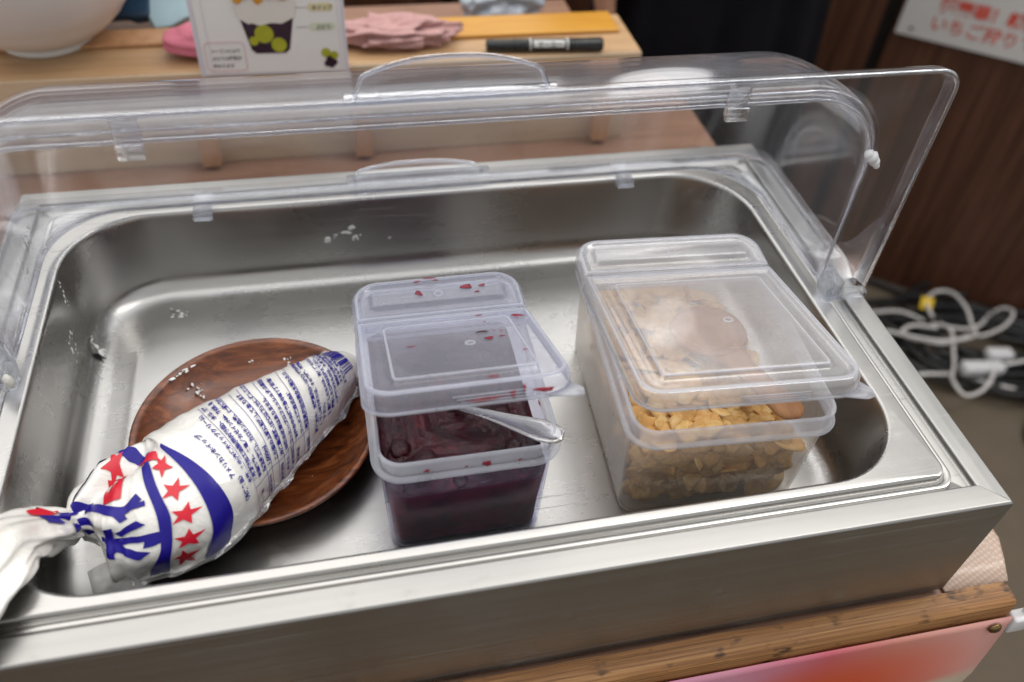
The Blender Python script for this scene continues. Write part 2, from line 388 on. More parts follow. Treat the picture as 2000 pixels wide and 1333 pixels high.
# ------------------------------------------------------------------ stainless display base
base = thing('steel_display_base', 'brushed stainless steel display frame with mitred top rim', 'food display', (0, 0, CTR))
SW = .0142
prof = [(0, .0003 - .0955 + .0952), (0, -.0016), (.0003, -.0007), (.0008, -.0002), (.0014, 0), (SW - .0008, 0), (SW - .0001, -.0004), (SW, -.0012), (SW, -.0064), (.028, -.0064), (.028, -.0072)]
prof[0] = (0, -.0955)
def rail(side, name):
    g = .00018; rings = []
    for e in (0, 1):
        ring = []
        for o_, z in prof:
            if side in ('f', 'b'):
                x = -W + o_ + g if e == 0 else -o_ - g; y = o_ if side == 'f' else D - o_
            else:
                y = o_ + g if e == 0 else D - o_ - g; x = -o_ if side == 'r' else -W + o_
            ring.append((x, y, z - CTR))
        rings.append(ring)
    o = link(name, loft(rings, False), 'steel_brushed' if side in 'fb' else 'steel_brushed_y', base); auto(o, 50)
    solid(o, .0009, 0); wnorm(o); return o
for s_, n_ in (('f', 'front_panel'), ('b', 'back_panel'), ('r', 'side_panel'), ('l', 'side_panel')): rail(s_, n_)
link('base_sheet', box(-W + .002, -.002, .002, D - .002, .0006, .0016), 'steel_brushed', base, False)

# ------------------------------------------------------------------ stainless pan
PX0, PX1, PY0, PY1 = -.5515, -.0215, .0166, .3416
OX0, OX1, OY0, OY1 = -.5335, -.0400, .0300, .3275
def pr(o_, z, r, x0=PX0, x1=PX1, y0=PY0, y1=PY1):
    return ringz(rrect(x1 - x0 - 2 * o_, y1 - y0 - 2 * o_, r, 14, (x0 + x1) / 2, (y0 + y1) / 2), z)
rings = [pr(.0004, -.0060, .0115), pr(0, -.0040, .012), pr(.0006, -.0028, .0115), pr(.0016, -.0024, .011), pr(.0030, -.0026, .010), pr(.0040, -.0034, .0095),
         pr(.0048, -.0030, .009), pr(.0053, -.0004, .0085), pr(.0060, .0011, .008), pr(.0072, .0017, .008)]
def po(o_, z, r): return pr(o_, z, r, OX0, OX1, OY0, OY1)
rings += [po(-.0022, .0017, .056), po(-.0012, .0014, .055), po(-.0004, .0006, .054), po(0, -.0008, .054), po(.0004, -.0030, .0535)]
for k in range(1, 7): rings.append(po(.0004 + .0040 * k / 6, -.003 - .046 * k / 6, .0535))
fr = .014
for k in range(1, 9):
    a = R(90 * k / 8); rings.append(po(.0044 + fr * (1 - math.cos(a)), -.049 - fr * math.sin(a) - (.003 if k == 8 else .003 * k / 8), .0535 - .011 * k / 8))
rings += [po(.0215, FLOOR - .0003, .042), po(.030, FLOOR - .0002, .038), po(.0335, FLOOR + .0006, .036), po(.0365, FLOOR + .0009, .035), po(.09, FLOOR + .0009, .03)]
FLO = FLOOR + .0009
pan = thing('steel_pan', 'deep stainless steel food pan with wide flange and rounded corners', 'pan', (0, 0, FLOOR))
for nm_, rr_, cap_ in (('flange', rings[:11], False), ('basin', rings[10:], True)):
    o = link(nm_, loft([[(x, y, z - FLOOR) for x, y, z in r_] for r_ in rr_], True, False, cap_), 'steel_pan', pan); auto(o, 40); wnorm(o)

# ------------------------------------------------------------------ the two clear covers (rear one shut, front one flipped up)
YH, ZH = .183, .008; RIM = .158; LA, LC = .2555, .050; AX = .2845
def make_cover(name, label, mp, rd, hd, yel):
    """local: u along the hinge axis, r out from the hinge, h height above the rim plane; mp maps to the world"""
    root = thing(name, label, 'cover', (XC, YH, 0.001))
    inv = Vector((XC, YH, 0.001))
    def P(u, r, h): return Vector(mp(u, r, h)) - inv
    def insets(u):
        e = LA - abs(u)
        if e >= LC: return 0.
        return LC - math.sqrt(max(0, LC * LC - (LC - e) ** 2))
    us = []
    for k in range(15): us.append(-LA + LC * (1 - math.cos(R(90 * k / 14))))
    us += [-.2055 + .411 * k / 10 for k in range(1, 10)] + [-x for x in reversed(us)]
    def section(u, n=26, sc=1.):
        d = insets(u); out = []
        for k in range(n + 1):
            a = R(90 * k / n); ex = .86
            out.append(P(u, (rd - d) * sc * math.cos(a) ** ex if k < n else 0, (hd - d) * sc * math.sin(a) ** ex if k else 0))
        return out
    rings = [section(-LA, sc=.06), section(-LA, sc=.5)] + [section(u) for u in us] + [section(LA, sc=.5), section(LA, sc=.06)]
    o = link('dome', loft(rings, False), 'acrylic', root); solid(o, .0022, 0); auto(o, 60)
    # flange outline pairs
    def outline(a, c, rr, n=10):
        pts = [(-a, 0.0), (-a, (rr - c) * .5)]
        pts += [(-a + c - c * math.cos(R(90 * k / n)), rr - c + c * math.sin(R(90 * k / n))) for k in range(n + 1)]
        pts += [(-a * .5, rr), (0, rr), (a * .5, rr)]
        pts += [(a - c + c * math.sin(R(90 * k / n)), rr - c + c * math.cos(R(90 * k / n))) for k in range(n + 1)]
        return pts + [(a, (rr - c) * .5), (a, 0.0)]
    ins = outline(LA, LC, rd); out = outline(AX, .013, RIM)
    sk = [(ins, 0.), (outline(LA + .004, LC * .95, rd + .004), .0004), (outline(AX - .003, .011, RIM - .003), .0004), (outline(AX - .0008, .0125, RIM - .0008), -.0006), (out, -.0030), (outline(AX + .0012, .014, RIM + .0012), -.0088)]
    o = link('flange', loft([[P(u, r, h) for u, r in ol] for ol, h in sk], False), 'acrylic_flange', root); solid(o, .0020, 0); auto(o, 60)
    link('rim_bead', tube([P(u, r, -.0088) for u, r in outline(AX + .0012, .014, RIM + .0012)], .0013, 8), 'acrylic_edge', root)
    link('crease_bead', tube([P(u, r, .0002) for u, r in outline(LA, LC, rd)], .0008, 8), 'acrylic_edge', root)
    # mouth edge of the dome: an arch at r = 0
    arch = []
    for u in us: arch.append(P(u, .0, hd - insets(u)))
    ml = [P(-LA, 0, .002)] + [P(-LA, 0, (hd - LC) * k / 5) for k in range(1, 6)] + arch[1:-1] + [P(LA, 0, (hd - LC) * k / 5) for k in range(5, 0, -1)] + [P(LA, 0, .002)]
    link('mouth_bead', tube(ml, .0011, 8), 'acrylic_edge', root)
    # handle: shallow arc plate in the rim plane with a raised border
    hn = 24; inner = []; outer = []
    for k in range(hn + 1):
        u = -.0485 + .097 * k / hn; q = (u / .0485)
        top = .0195 * (1 - .55 * abs(q) ** 2.4) * (1 - max(0, (abs(q) - .93) / .07) ** 2 * .9)
        inner.append((u, RIM - .001)); outer.append((u, RIM + .001 + top))
    o = link('handle', loft([[P(u, r, -.003) for u, r in inner], [P(u, (r + RIM) / 2, -.0035) for u, r in outer], [P(u, r, -.003) for u, r in outer]], False), 'acrylic_flange', root); solid(o, .0022, 0)
    link('handle_border', tube([P(u, r, -.003) for u, r in [inner[0]] + outer + [inner[-1]]], .0012, 8), 'acrylic_edge', o)
    bm = bmesh.new()
    for h0, h1, r0, r1 in ((-.0055, .001, RIM - .002, RIM + .002),):
        b2 = box(-.054, .054, r0, r1, h0, h1, .0006)
        for v in b2.verts: v.co = P(*v.co)
        me2 = bpy.data.meshes.new('x'); b2.to_mesh(me2); b2.free(); bm.from_mesh(me2); bpy.data.meshes.remove(me2)
    link('handle_base', bm, 'acrylic_solid', o)
    for su in (-1, 1):
        b2 = box(su * .1565 - .0065, su * .1565 + .0065, rd - .010, RIM - .003, -.0034, -.0016, .0005)
        for v in b2.verts: v.co = P(*v.co)
        tb = link('tab', b2, 'acrylic_solid', root)
        b2 = box(su * .1565 - .0065, su * .1565 + .0065, rd - .012, rd - .004, -.0070, -.0032, .0007)
        for v in b2.verts: v.co = P(*v.co)
        link('tab_hook', b2, 'acrylic_solid', tb)
    return root, P
cb, Pb = make_cover('clear_cover', 'clear acrylic half dome cover lying shut over the rear of the pan', lambda u, r, h: (XC + u, YH + r, ZH + h + .0035), .139, .137, 0)
cf, Pf = make_cover('clear_cover', 'clear acrylic half dome cover flipped upright with its handle on top', lambda u, r, h: (XC + u, YH + h, ZH + r), .146, .143, 0)
# hinge knobs on both sides
for sx in (-1, 1):
    hx = XC + sx * .2625
    k = thing('hinge_knob', 'lumpy clear hinge knob at the %s' % ('end with the cut frame corner and cables' if sx > 0 else 'end beside the tied cream bag tail'), 'hinge', (hx, YH, .010))
    bm = bmesh.new(); bmesh.ops.create_uvsphere(bm, u_segments=40, v_segments=24, radius=1.)
    for v in bm.verts:
        q = v.co.copy(); f = 1 + .10 * noise.noise(q * 4.2) + .06 * noise.noise(q * 9.)
        v.co = Vector((q.x * .0055 * f, q.y * .0100 * f, q.z * .0115 * f))
    link('knob', bm, 'acrylic_solid', k).location = (-sx * .007, -.011, .002)
    o = link('hinge_arm', box(-.003, .003, -.016, .004, -.008, .010, .0025, 3), 'acrylic_solid', k); o.location = (-sx * .001, 0, 0)
    o = link('hinge_lug', box(-.012, .012, -.006, .001, -.0075, -.001, .0015, 2), 'acrylic_solid', k); o.location = (sx * .010, -.010, 0)
    bm = bmesh.new(); bmesh.ops.create_icosphere(bm, subdivisions=3, radius=1.)
    for v in bm.verts:
        q = v.co.copy(); f = 1 + .35 * noise.noise(q * 2.6 + Vector((sx * 7, 0, 0)))
        v.co = Vector((q.x * .0030 * f, q.y * .0022 * f, q.z * .0050 * f))
    o = link('glue_blob', bm, 'hinge_glue' if sx < 0 else 'acrylic_solid', k); o.location = (-sx * .010, -.0195, .004)
# white lump stuck to the dome shoulder
bm = bmesh.new()
for (a, b_, c_, r) in ((0, 0, 0, .0042), (.0035, 0, -.0035, .0032), (.0058, 0, -.0062, .0020), (-.0025, 0, .002, .003)):
    b2 = bmesh.ops.create_icosphere(bm, subdivisions=2, radius=r)
    bmesh.ops.translate(bm, verts=b2['verts'], vec=(a, b_, c_))
for v in bm.verts: v.co += Vector((1, 1, 1)) * .0008 * noise.noise(v.co * 500)
o = link('plastic_lump', bm, 'white_plastic'); o.location = (-.0315, .181, .1085)
tag(o, 'small white glue lump stuck on the shoulder of the upright cover', 'glue lump')

# ------------------------------------------------------------------ lidded polypropylene boxes
def lid_sheet(w_, d_, r, skirt, x0=0, y0=0, sq='f', panel=.013):
    seq = [(0, -skirt), (.0004, -.002), (.0012, -.0004), (.0026, .0004), (.0040, 0), (.0050, -.0012), (.0066, -.0016), (panel, -.0016), (panel + .0012, -.0010), (panel + .0024, .0012), (panel + .0036, .0016)]
    rings = []
    for o_, z in seq:
        rr = max(.0015, r - o_) if o_ < panel else max(.0015, .004 - (o_ - panel))
        if o_ < panel: rr = (.0012, rr, rr, .0012) if sq == 'f' else (rr, .0012, .0012, rr)
        rings.append(ringz(rrect(w_ - 2 * o_, d_ - 2 * o_, rr, 7, x0, y0), z))
    return loft(rings, True, False, True)
def make_box(name, label, cx, cy, rz, w_, d_, hgt, rear, flap_ang, mat, mrim, tab):
    root = thing(name, label, 'food box', (cx, cy, FLO + .0002), rz)
    r = .017
    def rg(o_, z, rr=None): return ringz(rrect(w_ - 2 * o_, d_ - 2 * o_, rr or max(.004, r - o_), 8), z)
    outer = [rg(.0095, 0), rg(.0082, .0004), rg(.0071, .003), rg(.0070, .0045), rg(.0042, hgt - .0135)]
    inner = [rg(.0054, hgt - .0135), rg(.0082, .0045), rg(.011, .0022)]
    auto(link('body', loft(outer + [rg(.0042, hgt - .012)], True, True, False), mat.replace('prop', 'prop_wall'), root), 20)
    auto(link('inner_wall', loft([rg(.0054, hgt - .012)] + inner, True, False, True), mat.replace('prop', 'prop_wall'), root), 20)
    rim = [rg(.0042, hgt - .0118), rg(.0010, hgt - .0125), rg(.0002, hgt - .0120), rg(0, hgt - .0110), rg(.0006, hgt - .0100), rg(.0022, hgt - .0096), rg(.0026, hgt - .0090), rg(.0024, hgt - .0012), rg(.0030, hgt - .0002), rg(.0040, hgt), rg(.0050, hgt - .0004), rg(.0054, hgt - .0014), rg(.0054, hgt - .0118)]
    link('rim', loft(rim, True), mrim, root)
    # rear lid: fixed part
    yb = d_ / 2
    o = link('rear_lid', lid_sheet(w_ + .001, rear, .0165, .0085, 0, yb - rear / 2 + .0005, panel=.0095), mat, root); o.location = (0, 0, hgt + .0036); solid(o, .0011, 0)
    link('lid_bead', tube([(x, y, .0002) for x, y in rrect(w_ - .004, rear - .005, (.001, .014, .014, .001), 8, 0, yb - rear / 2 + .0005)], .0009, 6, True), mrim, o)
    link('sprue_mark', tube([(.004 * math.cos(R(a * 22.5)) * .6, yb - rear / 2 + .0024 * math.sin(R(a * 22.5)), .0020) for a in range(16)], .0005, 5, True), mrim, o)
    # flap, hinged on the front edge of the rear lid
    fl = d_ - rear + .001
    f = link('flap', lid_sheet(w_ + .001, fl, .0150, .0100, 0, -fl / 2, 'b', panel=.0135), mat, root); solid(f, .0011, 0)
    f.location = (0, yb - rear - .0006, hgt + .0036); f.rotation_euler = (-R(flap_ang), 0, 0)
    link('lid_bead', tube([(x, y, .0002) for x, y in rrect(w_ - .004, fl - .005, (.0135, .001, .001, .0135), 8, 0, -fl / 2)], .0010, 6, True), mrim, f)
    link('lid_skirt_bead', tube([(x, y, -.0100) for x, y in rrect(w_ + .0012, fl + .0002, (.0152, .0012, .0012, .0152), 8, 0, -fl / 2)], .0009, 6, True), mrim, f)
    link('panel_bead', tube([(x, y, .0014) for x, y in rrect(w_ - .031, fl - .031, .003, 4, 0, -fl / 2)], .0007, 6, True), mrim, f)
    link('sprue_mark', tube([(.008 + .0026 * math.cos(R(a * 22.5)), -fl / 2 + .0024 * math.sin(R(a * 22.5)), .0020) for a in range(16)], .0006, 5, True), mrim, f)
    link('hinge_strip', tube([(-w_ / 2 + .006, yb - rear - .0003, hgt + .0030), (0, yb - rear - .0003, hgt + .0030), (w_ / 2 - .006, yb - rear - .0003, hgt + .0030)], .0014, 8), mrim, root)
    # pull tab at the front right corner
    x1 = w_ / 2; V = []
    for th in (0, -.0012):
        V += [(x1 - .016, -fl - .0004, -.0088 + th), (x1 - .001, -fl - .0036, -.0094 + th), (x1 + .0042, -fl - .0018, -.0096 + th), (x1 + .0052, -fl + .0035, -.0094 + th), (x1 + .0004, -fl + .013, -.0088 + th), (x1 - .005, -fl + .004, -.0086 + th)]
    F = [(0, 1, 2, 3, 4, 5), (11, 10, 9, 8, 7, 6)] + [(i, i + 6, (i + 1) % 6 + 6, (i + 1) % 6) for i in range(6)]
    link('pull_tab', mesh(V, F), mrim, f)
    # moulded text bars on the skirt
    for i in range(3):
        link('skirt_rib', tube([(-.01 + .002 * i, -fl - .0006, -.0045 - .0017 * i), (.030, -fl - .0006, -.0045 - .0017 * i)], .0004, 5), mrim, f)
    return root, f
HJ = .022 - FLO
jb, jflap = make_box('jam_box', 'smaller translucent plastic box of dark berry jam with flip lid ajar', -.2940, .1325, 0, .1045, .143, HJ, .036, 25, 'polyprop_jam', 'polyprop_rim', 1)
HK = .0205 - FLO
fbx, fflap = make_box('flake_box', 'larger translucent plastic box of corn flakes with flip lid ajar', -.1373, .1414, R(-3.3), .127, .167, HK, .036, 13, 'polyprop', 'polyprop_rim', 1)

# ------------------------------------------------------------------ jam
def jam_top(x, y):
    v = Vector((x, y, 0))
    z = .0028 * noise.noise(v * 38) + .0018 * noise.noise(v * 95 + Vector((3, 1, 0))) + .0013 * noise.noise(v * 230) + .0006 * noise.noise(v * 520)
    for bx_, by_, rr, hh in LUMPS:
        q = ((x - bx_) ** 2 + (y - by_) ** 2) / rr ** 2
        if q < 6: z += hh * math.exp(-q)
    z -= .006 * math.exp(-(((x - .002) / .006) ** 2 + ((y + .035) / .018) ** 2))
    return z
rnd = random.Random(3)
LUMPS = [(rnd.uniform(-.042, .042), rnd.uniform(-.06, .055), rnd.uniform(.0025, .0060), rnd.uniform(.0008, .0030)) for _ in range(70)] + [(-.022, -.046, .0075, .0065)]
JL = -.0145 - FLO
jw, jd = .1045 - 2 * .0066, .143 - 2 * .0066
rings = [ringz(rrect(jw - .006, jd - .006, .009, 20), .0030), ringz(rrect(jw - .0045, jd - .0045, .010, 20), .02)]
for k in range(52):
    s = 1 - k / 52.; sc = s
    ring = []
    for x, y in rrect(jw, jd, .011, 20):
        X, Y = x * sc, y * sc
        edge = max(0, (s - .9) / .1)
        ring.append((X, Y, JL + jam_top(X, Y) + .0028 * edge ** 2 + .0025 * noise.noise(Vector((x * 30, y * 30, 5))) * edge))
    rings.append(ring)
jam = auto(link('berry_jam', loft(rings, True, True, True), 'jam'), 50); jam.location = (-.2940, .1325, FLO + .0002)
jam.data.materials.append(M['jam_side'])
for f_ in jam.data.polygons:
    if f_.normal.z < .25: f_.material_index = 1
tag(jam, 'glossy dark purple berry jam filling the smaller plastic box', 'jam')
for i, (x, y, sx, z) in enumerate(((-.022, -.047, .0068, .002), (.014, -.052, .0055, .001), (.030, -.040, .005, .001), (-.035, -.03, .006, 0), (-.004, -.058, .005, .0), (.036, -.058, .0055, 0), (-.040, -.056, .005, 0), (.028, -.012, .006, .001), (-.02, -.015, .006, 0), (.006, .01, .007, 0), (-.03, .03, .007, 0), (.03, .035, .006, 0))):
    bm = bmesh.new(); bmesh.ops.create_icosphere(bm, subdivisions=3, radius=1.)
    for v in bm.verts:
        q = v.co.copy(); f = 1 + .22 * noise.noise(q * 1.9 + Vector((i * 3.1, 0, 0))) + .06 * noise.noise(q * 6)
        v.co = Vector((q.x * sx * f, q.y * sx * 1.15 * f, q.z * sx * .62 * f))
    o = link('berry', bm, 'jam', jam); o.location = (x, y, JL + jam_top(x, y) + z - .001)
# berry splashes on the box
bl = Matrix.Translation(Vector((-.2940, .1325, FLO + .0002)))
def blotch(parent, P, U, V, ru, rv, seed, mat, th=.00025, n=18):
    P, U, V = Vector(P), Vector(U).normalized(), Vector(V).normalized(); N = U.cross(V).normalized(); rr = random.Random(seed)
    ph = [rr.uniform(0, 6.28) for _ in range(4)]
    def rad(a): return 1 + .22 * math.sin(2 * a + ph[0]) + .16 * math.sin(3 * a + ph[1]) + .12 * math.sin(5 * a + ph[2])
    R0 = [P + U * ru * rad(6.283 * k / n) * math.cos(6.283 * k / n) + V * rv * rad(6.283 * k / n) * math.sin(6.283 * k / n) for k in range(n)]
    R1 = [P + (q - P) * .72 + N * th for q in R0]; R2 = [P + (q - P) * .3 + N * th * 1.25 for q in R0]
    return link('splash', loft([R0, R1, R2], True, True, True), mat, parent)
fl_ = .143 - .036 + .001
k = 0
for x, y, ru, rv in ((.020, -.012, .0020, .0009), (.0215, -.024, .0007, .0004), (.017, -.040, .0030, .0014), (.024, -.041, .0005, .0004), (.0275, -.042, .0008, .0004), (.019, -.051, .0032, .0016), (.0265, -.050, .0018, .0007), (-.024, -.052, .0022, .0006), (.034, -.074, .0016, .0006), (.043, -.013, .004, .0022), (.012, -.100, .003, .0013)):
    k += 1; blotch(jflap, (x, y, .0026 if abs(x) < .038 and y > -.092 else .0006), (1, 0, 0), (0, 1, 0), ru, rv, k, 'berry_film' if k not in (3,) else 'jam')
rl = [c for c in jb.children if c.name.startswith('rear_lid')][0]
for x, y, ru, rv in ((-.012, .055, .0020, .0024), (.018, .057, .0030, .0024), (.028, .057, .0018, .0012), (-.012, .0655, .0024, .0007), (-.004, .068, .0034, .0007), (.000, .0655, .0016, .0006), (.024, .0515, .0014, .0008)):
    k += 1; blotch(rl, (x, y, .0026), (1, 0, 0), (0, 1, 0), ru, rv, k, 'berry_film')
for x, z, ru, rv in ((.008, HJ - .0065, .0030, .0019), (-.024, HJ - .0060, .0017, .0011), (-.003, HJ - .0066, .0008, .0007), (.026, HJ - .0068, .0012, .0006)):
    k += 1; blotch(jb, (x, -.143 / 2 + .0020, z), (1, 0, 0), (0, 0, 1), ru, rv, k, 'berry_film')
for x, z, ru, rv in ((.006, -.0075, .010, .0012), (.020, -.0065, .0018, .0020), (.036, -.0060, .0045, .0014), (.026, -.004, .001, .0018)):
    k += 1; blotch(jflap, (x, -fl_ - .0004, z), (1, 0, 0), (0, 0, 1), ru, rv, k, 'berry_film')
for y, z, ru, rv in ((-.038, HJ - .018, .0014, .0024), (-.030, HJ - .010, .0020, .0014), (-.052, HJ - .012, .0016, .0034), (-.060, HJ - .008, .0010, .0018)):
    k += 1; blotch(jb, (.1045 / 2 - .0062, y, z), (0, -1, 0), (0, 0, 1), ru, rv, k, 'berry_film')

# ------------------------------------------------------------------ beaded steel spoon in the jam
A = Vector((-.2452, .0672, .0240)); B = Vector((-.2905, .1240, -.0085)); C = Vector((-.318, .158, -.028))
sp = thing('steel_spoon', 'beaded steel spoon handle sticking out of the jam', 'spoon', tuple(A))
T = (B - A).normalized(); S = T.cross(Vector((0, 0, 1))).normalized(); U = S.cross(T)
secs = [(0, .0010, -.0012), (.0012, .0046, -.0006), (.004, .0066, 0), (.010, .0082, .0006), (.018, .0080, .0009), (.028, .0068, .0008), (.042, .0050, .0004), (.058, .0036, 0), (.075, .0028, -.0006), (.100, .0026, -.002)]
rings = []
for s, hw, dz in secs:
    c = T * s + U * dz
    rings.append([c + S * hw * x + U * z for x, z in ((-1, 0), (-.96, .0010), (-.84, .0013), (-.7, .0007), (-.35, .0003), (0, .00015), (.35, .0003), (.7, .0007), (.84, .0013), (.96, .0010), (1, 0), (.8, -.0009), (0, -.0012), (-.8, -.0009))])
link('handle', loft(rings, True, True, True), 'steel_spoon', sp)
bm = bmesh.new()
for sgn in (-1, 1):
    for i in range(46):
        s = .003 + i * .00125
        for j in range(len(secs) - 1):
            if secs[j][0] <= s <= secs[j + 1][0]:
                f = (s - secs[j][0]) / (secs[j + 1][0] - secs[j][0]); hw = secs[j][1] + f * (secs[j + 1][1] - secs[j][1]); dz = secs[j][2] + f * (secs[j + 1][2] - secs[j][2])
        b2 = bmesh.ops.create_icosphere(bm, subdivisions=1, radius=.00048)
        bmesh.ops.translate(bm, verts=b2['verts'], vec=T * s + S * sgn * hw * .80 + U * (dz + .00125))
link('beading', bm, 'steel_spoon', sp)
bw = T * .115 + U * -.004
rings = []
for k in range(13):
    a = -1 + 2 * k / 12; wd_ = .016 * math.sqrt(max(0.004, 1 - a * a)); c = bw + T * (.024 * (a + 1) - .016)
    rings.append([c + S * wd_ * math.cos(R(18 * j)) - U * .006 * math.sin(R(18 * j)) * math.sqrt(max(.01, 1 - a * a)) for j in range(11)])
o = link('bowl', loft(rings, False), 'steel_spoon', sp); solid(o, .001)

# ------------------------------------------------------------------ corn flakes
def flake_mesh(seed):
    rr = random.Random(seed); bm = bmesh.new()
    n = 16; ph = [rr.uniform(0, 6.28) for _ in range(5)]; el = rr.uniform(.68, 1.0); curl = rr.uniform(-.35, .5); tw = rr.uniform(-.4, .4); Rr = .0100
    def pt(rf, a):
        r_ = Rr * rf * (1 + .14 * math.sin(2 * a + ph[0]) + .10 * math.sin(3 * a + ph[1]) + .07 * math.sin(5 * a + ph[2]))
        x, y = r_ * math.cos(a), r_ * math.sin(a) * el
        z = curl * (x * x) / Rr * .7 + tw * x * y / Rr + 0.0013 * noise.noise(Vector((x * 95 + seed, y * 95, 0))) + .0009 * noise.noise(Vector((x * 260, y * 260, seed)))
        return Vector((x, y, z))
    th = .0009; top = []; bot = []
    rad = [0, .4, .75, 1.0]
    V = []; F = []
    for sgn in (1, -1):
        V.append(pt(0, 0) + Vector((0, 0, sgn * th)))
        for rf in rad[1:]:
            for j in range(n):
                q = pt(rf, 6.2832 * j / n); q.z += sgn * th * (1 if rf < .9 else .45); V.append(q)
    o_ = 1 + 3 * n
    for s in (0, 1):
        b0 = s * o_
        for j in range(n):
            k = (j + 1) % n
            f = [(b0, b0 + 1 + j, b0 + 1 + k)] + [(b0 + 1 + r * n + j, b0 + 1 + (r + 1) * n + j, b0 + 1 + (r + 1) * n + k, b0 + 1 + r * n + k) for r in (0, 1)]
            F += f if s == 0 else [tuple(reversed(q)) for q in f]
    for j in range(n):
        k = (j + 1) % n; a0 = 1 + 2 * n
        F.append((a0 + j, o_ + a0 + j, o_ + a0 + k, a0 + k))
    me = mesh(V, F, 'corn_flake'); me.materials.append(M['flake']); me.polygons.foreach_set('use_smooth', [True] * len(me.polygons)); return me
FM = [flake_mesh(s) for s in range(14)]
fmat = Matrix.Translation(Vector((-.1373, .1414, FLO))) @ Matrix.Rotation(R(-3.3), 4, 'Z')
fw, fd = .127 / 2 - .0068, .167 / 2 - .0068
def heap(x, y):
    u, v = x / fw, y / fd
    return .0600 - .016 * max(0, u - .05) ** 1.2 + .004 * math.cos(u * 3) - .010 * max(0, v) - .010 * max(0, u - .6) * 2 * (1 - max(0, -v) * .4) + .004 * noise.noise(Vector((x * 50, y * 50, 2)))
rf = random.Random(11); nflk = 0
def put_flake(lx, ly, lz, nrm, tilt, sc):
    global nflk
    q = Vector(nrm).to_track_quat('Z', 'Y').to_matrix().to_4x4()
    m = fmat @ Matrix.Translation(Vector((lx, ly, lz))) @ q @ Matrix.Rotation(rf.uniform(0, 6.28), 4, 'Z') @ Matrix.Rotation(rf.gauss(0, tilt), 4, 'X') @ Matrix.Rotation(rf.gauss(0, tilt), 4, 'Y') @ Matrix.Scale(sc, 4)
    o = bpy.data.objects.new('corn_flake', rf.choice(FM)); COL.objects.link(o); o.matrix_world = m
    tag(o, 'golden brown corn flake among the flakes in the larger plastic box', 'corn flake', 'corn flakes in the plastic box'); nflk += 1
def taper(z): return .0030 * (1 - z / HK)
for row in range(9):
    z = .008 + row * .0065
    for i in range(11):
        lim = fw - .0100 - taper(z); x = lim * ((i + rf.uniform(-.35, .35)) / 5 - 1); x = max(-lim, min(lim, x))
        if z > heap(x, -fd) + .001: continue
        sc = rf.uniform(.75, 1.12)
        put_flake(x, -fd + .0085 + taper(z) + rf.uniform(0, .003), z + rf.uniform(-.002, .003), (0, -1, rf.uniform(0, .6)), .22, sc)
for row in range(5):
    z = .013 + row * .011
    for i in range(7):
        y = -fd + .016 + (2 * fd - .032) * i / 6 + rf.uniform(-.004, .004)
        for sx in (-1, 1):
            if z > heap(sx * fw, y): continue
            if sx > 0 and (i + row) % 2: continue
            put_flake(sx * (fw - .0105 - taper(z)), y, z, (sx, 0, rf.uniform(-.1, .4)), .20, rf.uniform(.75, 1.0))
for i in range(9):
    for j in range(12):
        x = -fw + .012 + (2 * fw - .024) * i / 8 + rf.uniform(-.004, .004); y = -fd + .011 + (2 * fd - .022) * j / 11 + rf.uniform(-.004, .004)
        x = max(-fw + .0135, min(fw - .0135, x)); y = max(-fd + .0125, min(fd - .0125, y))
        put_flake(x, y, heap(x, y) + rf.uniform(-.002, .0035), (rf.gauss(0, .2), rf.gauss(-.1, .2), 1), .30, rf.uniform(.75, 1.12))
rings = [ringz(rrect(2 * fw - .026, 2 * fd - .026, .01, 8), .004), ringz(rrect(2 * fw - .020, 2 * fd - .020, .01, 8), .02)]
for k in range(8):
    s = 1 - k / 8
    rings.append([(x * s, y * s, heap(x * s, y * s) - .006 + .003 * noise.noise(Vector((x * s * 90, y * s * 90, 1)))) for x, y in rrect(2 * fw - .018, 2 * fd - .018, .01, 8)])
o = link('corn_flake_filling', loft(rings, True, True, True), 'flake_core'); o.matrix_world = fmat
tag(o, 'packed mass of corn flakes deep inside the larger plastic box', 'corn flakes', kind='stuff')
# wooden scoop lying on the flakes
A = Vector((-.1065, .0640, .0185)); B = Vector((-.1330, .1560, .0090)); T = (B - A).normalized(); S = T.cross(Vector((0, 0, 1))).normalized(); U = S.cross(T)
ws = thing('wooden_scoop', 'small brown wooden scoop resting on the corn flakes', 'scoop', tuple(A))
sec = [(-.001, .0012, .0012), (.0005, .0050, .0028), (.003, .0080, .0036), (.008, .0094, .0040), (.018, .0088, .0040), (.032, .0078, .0040), (.046, .0078, .0038), (.056, .0105, .0036), (.066, .0165, .0034)]
rings = [[T * s + S * hw * math.cos(R(22.5 * j)) + U * ht * math.sin(R(22.5 * j)) for j in range(16)] for s, hw, ht in sec]
link('handle', loft(rings, True, True, True), 'wood_spoon', ws)
rings = []
for kk in range(11):
    f = kk / 10; rr_ = .0235 * f
    rings.append([T * (.082 + rr_ * 1.02 * math.cos(R(12 * j))) + S * rr_ * math.sin(R(12 * j)) + U * (.0005 + .006 * f ** 2.2 - .003) for j in range(30)])
o = link('bowl', loft(rings, True, True, False), 'wood_spoon', ws); solid(o, .003, 0)

# ------------------------------------------------------------------ wooden plate
PLC = (-.414, .160)
plate = link('wooden_plate', revolve([(0.0, .0008), (.044, .0), (.050, .0004), (.058, .0034), (.068, .0105), (.0765, .0185), (.0790, .0208), (.0795, .0222), (.0788, .0231), (.0772, .0233), (.0750, .0226), (.0742, .0214), (.0670, .0140), (.0590, .0085), (.0500, .0060), (.030, .0052), (0.0, .0052)], 96), 'wood_plate')
plate.scale = (.955, .955, .955)
plate.location = (PLC[0], PLC[1], FLO + .0002); tag(plate, 'round dark brown wooden plate under the bag of cream', 'plate')

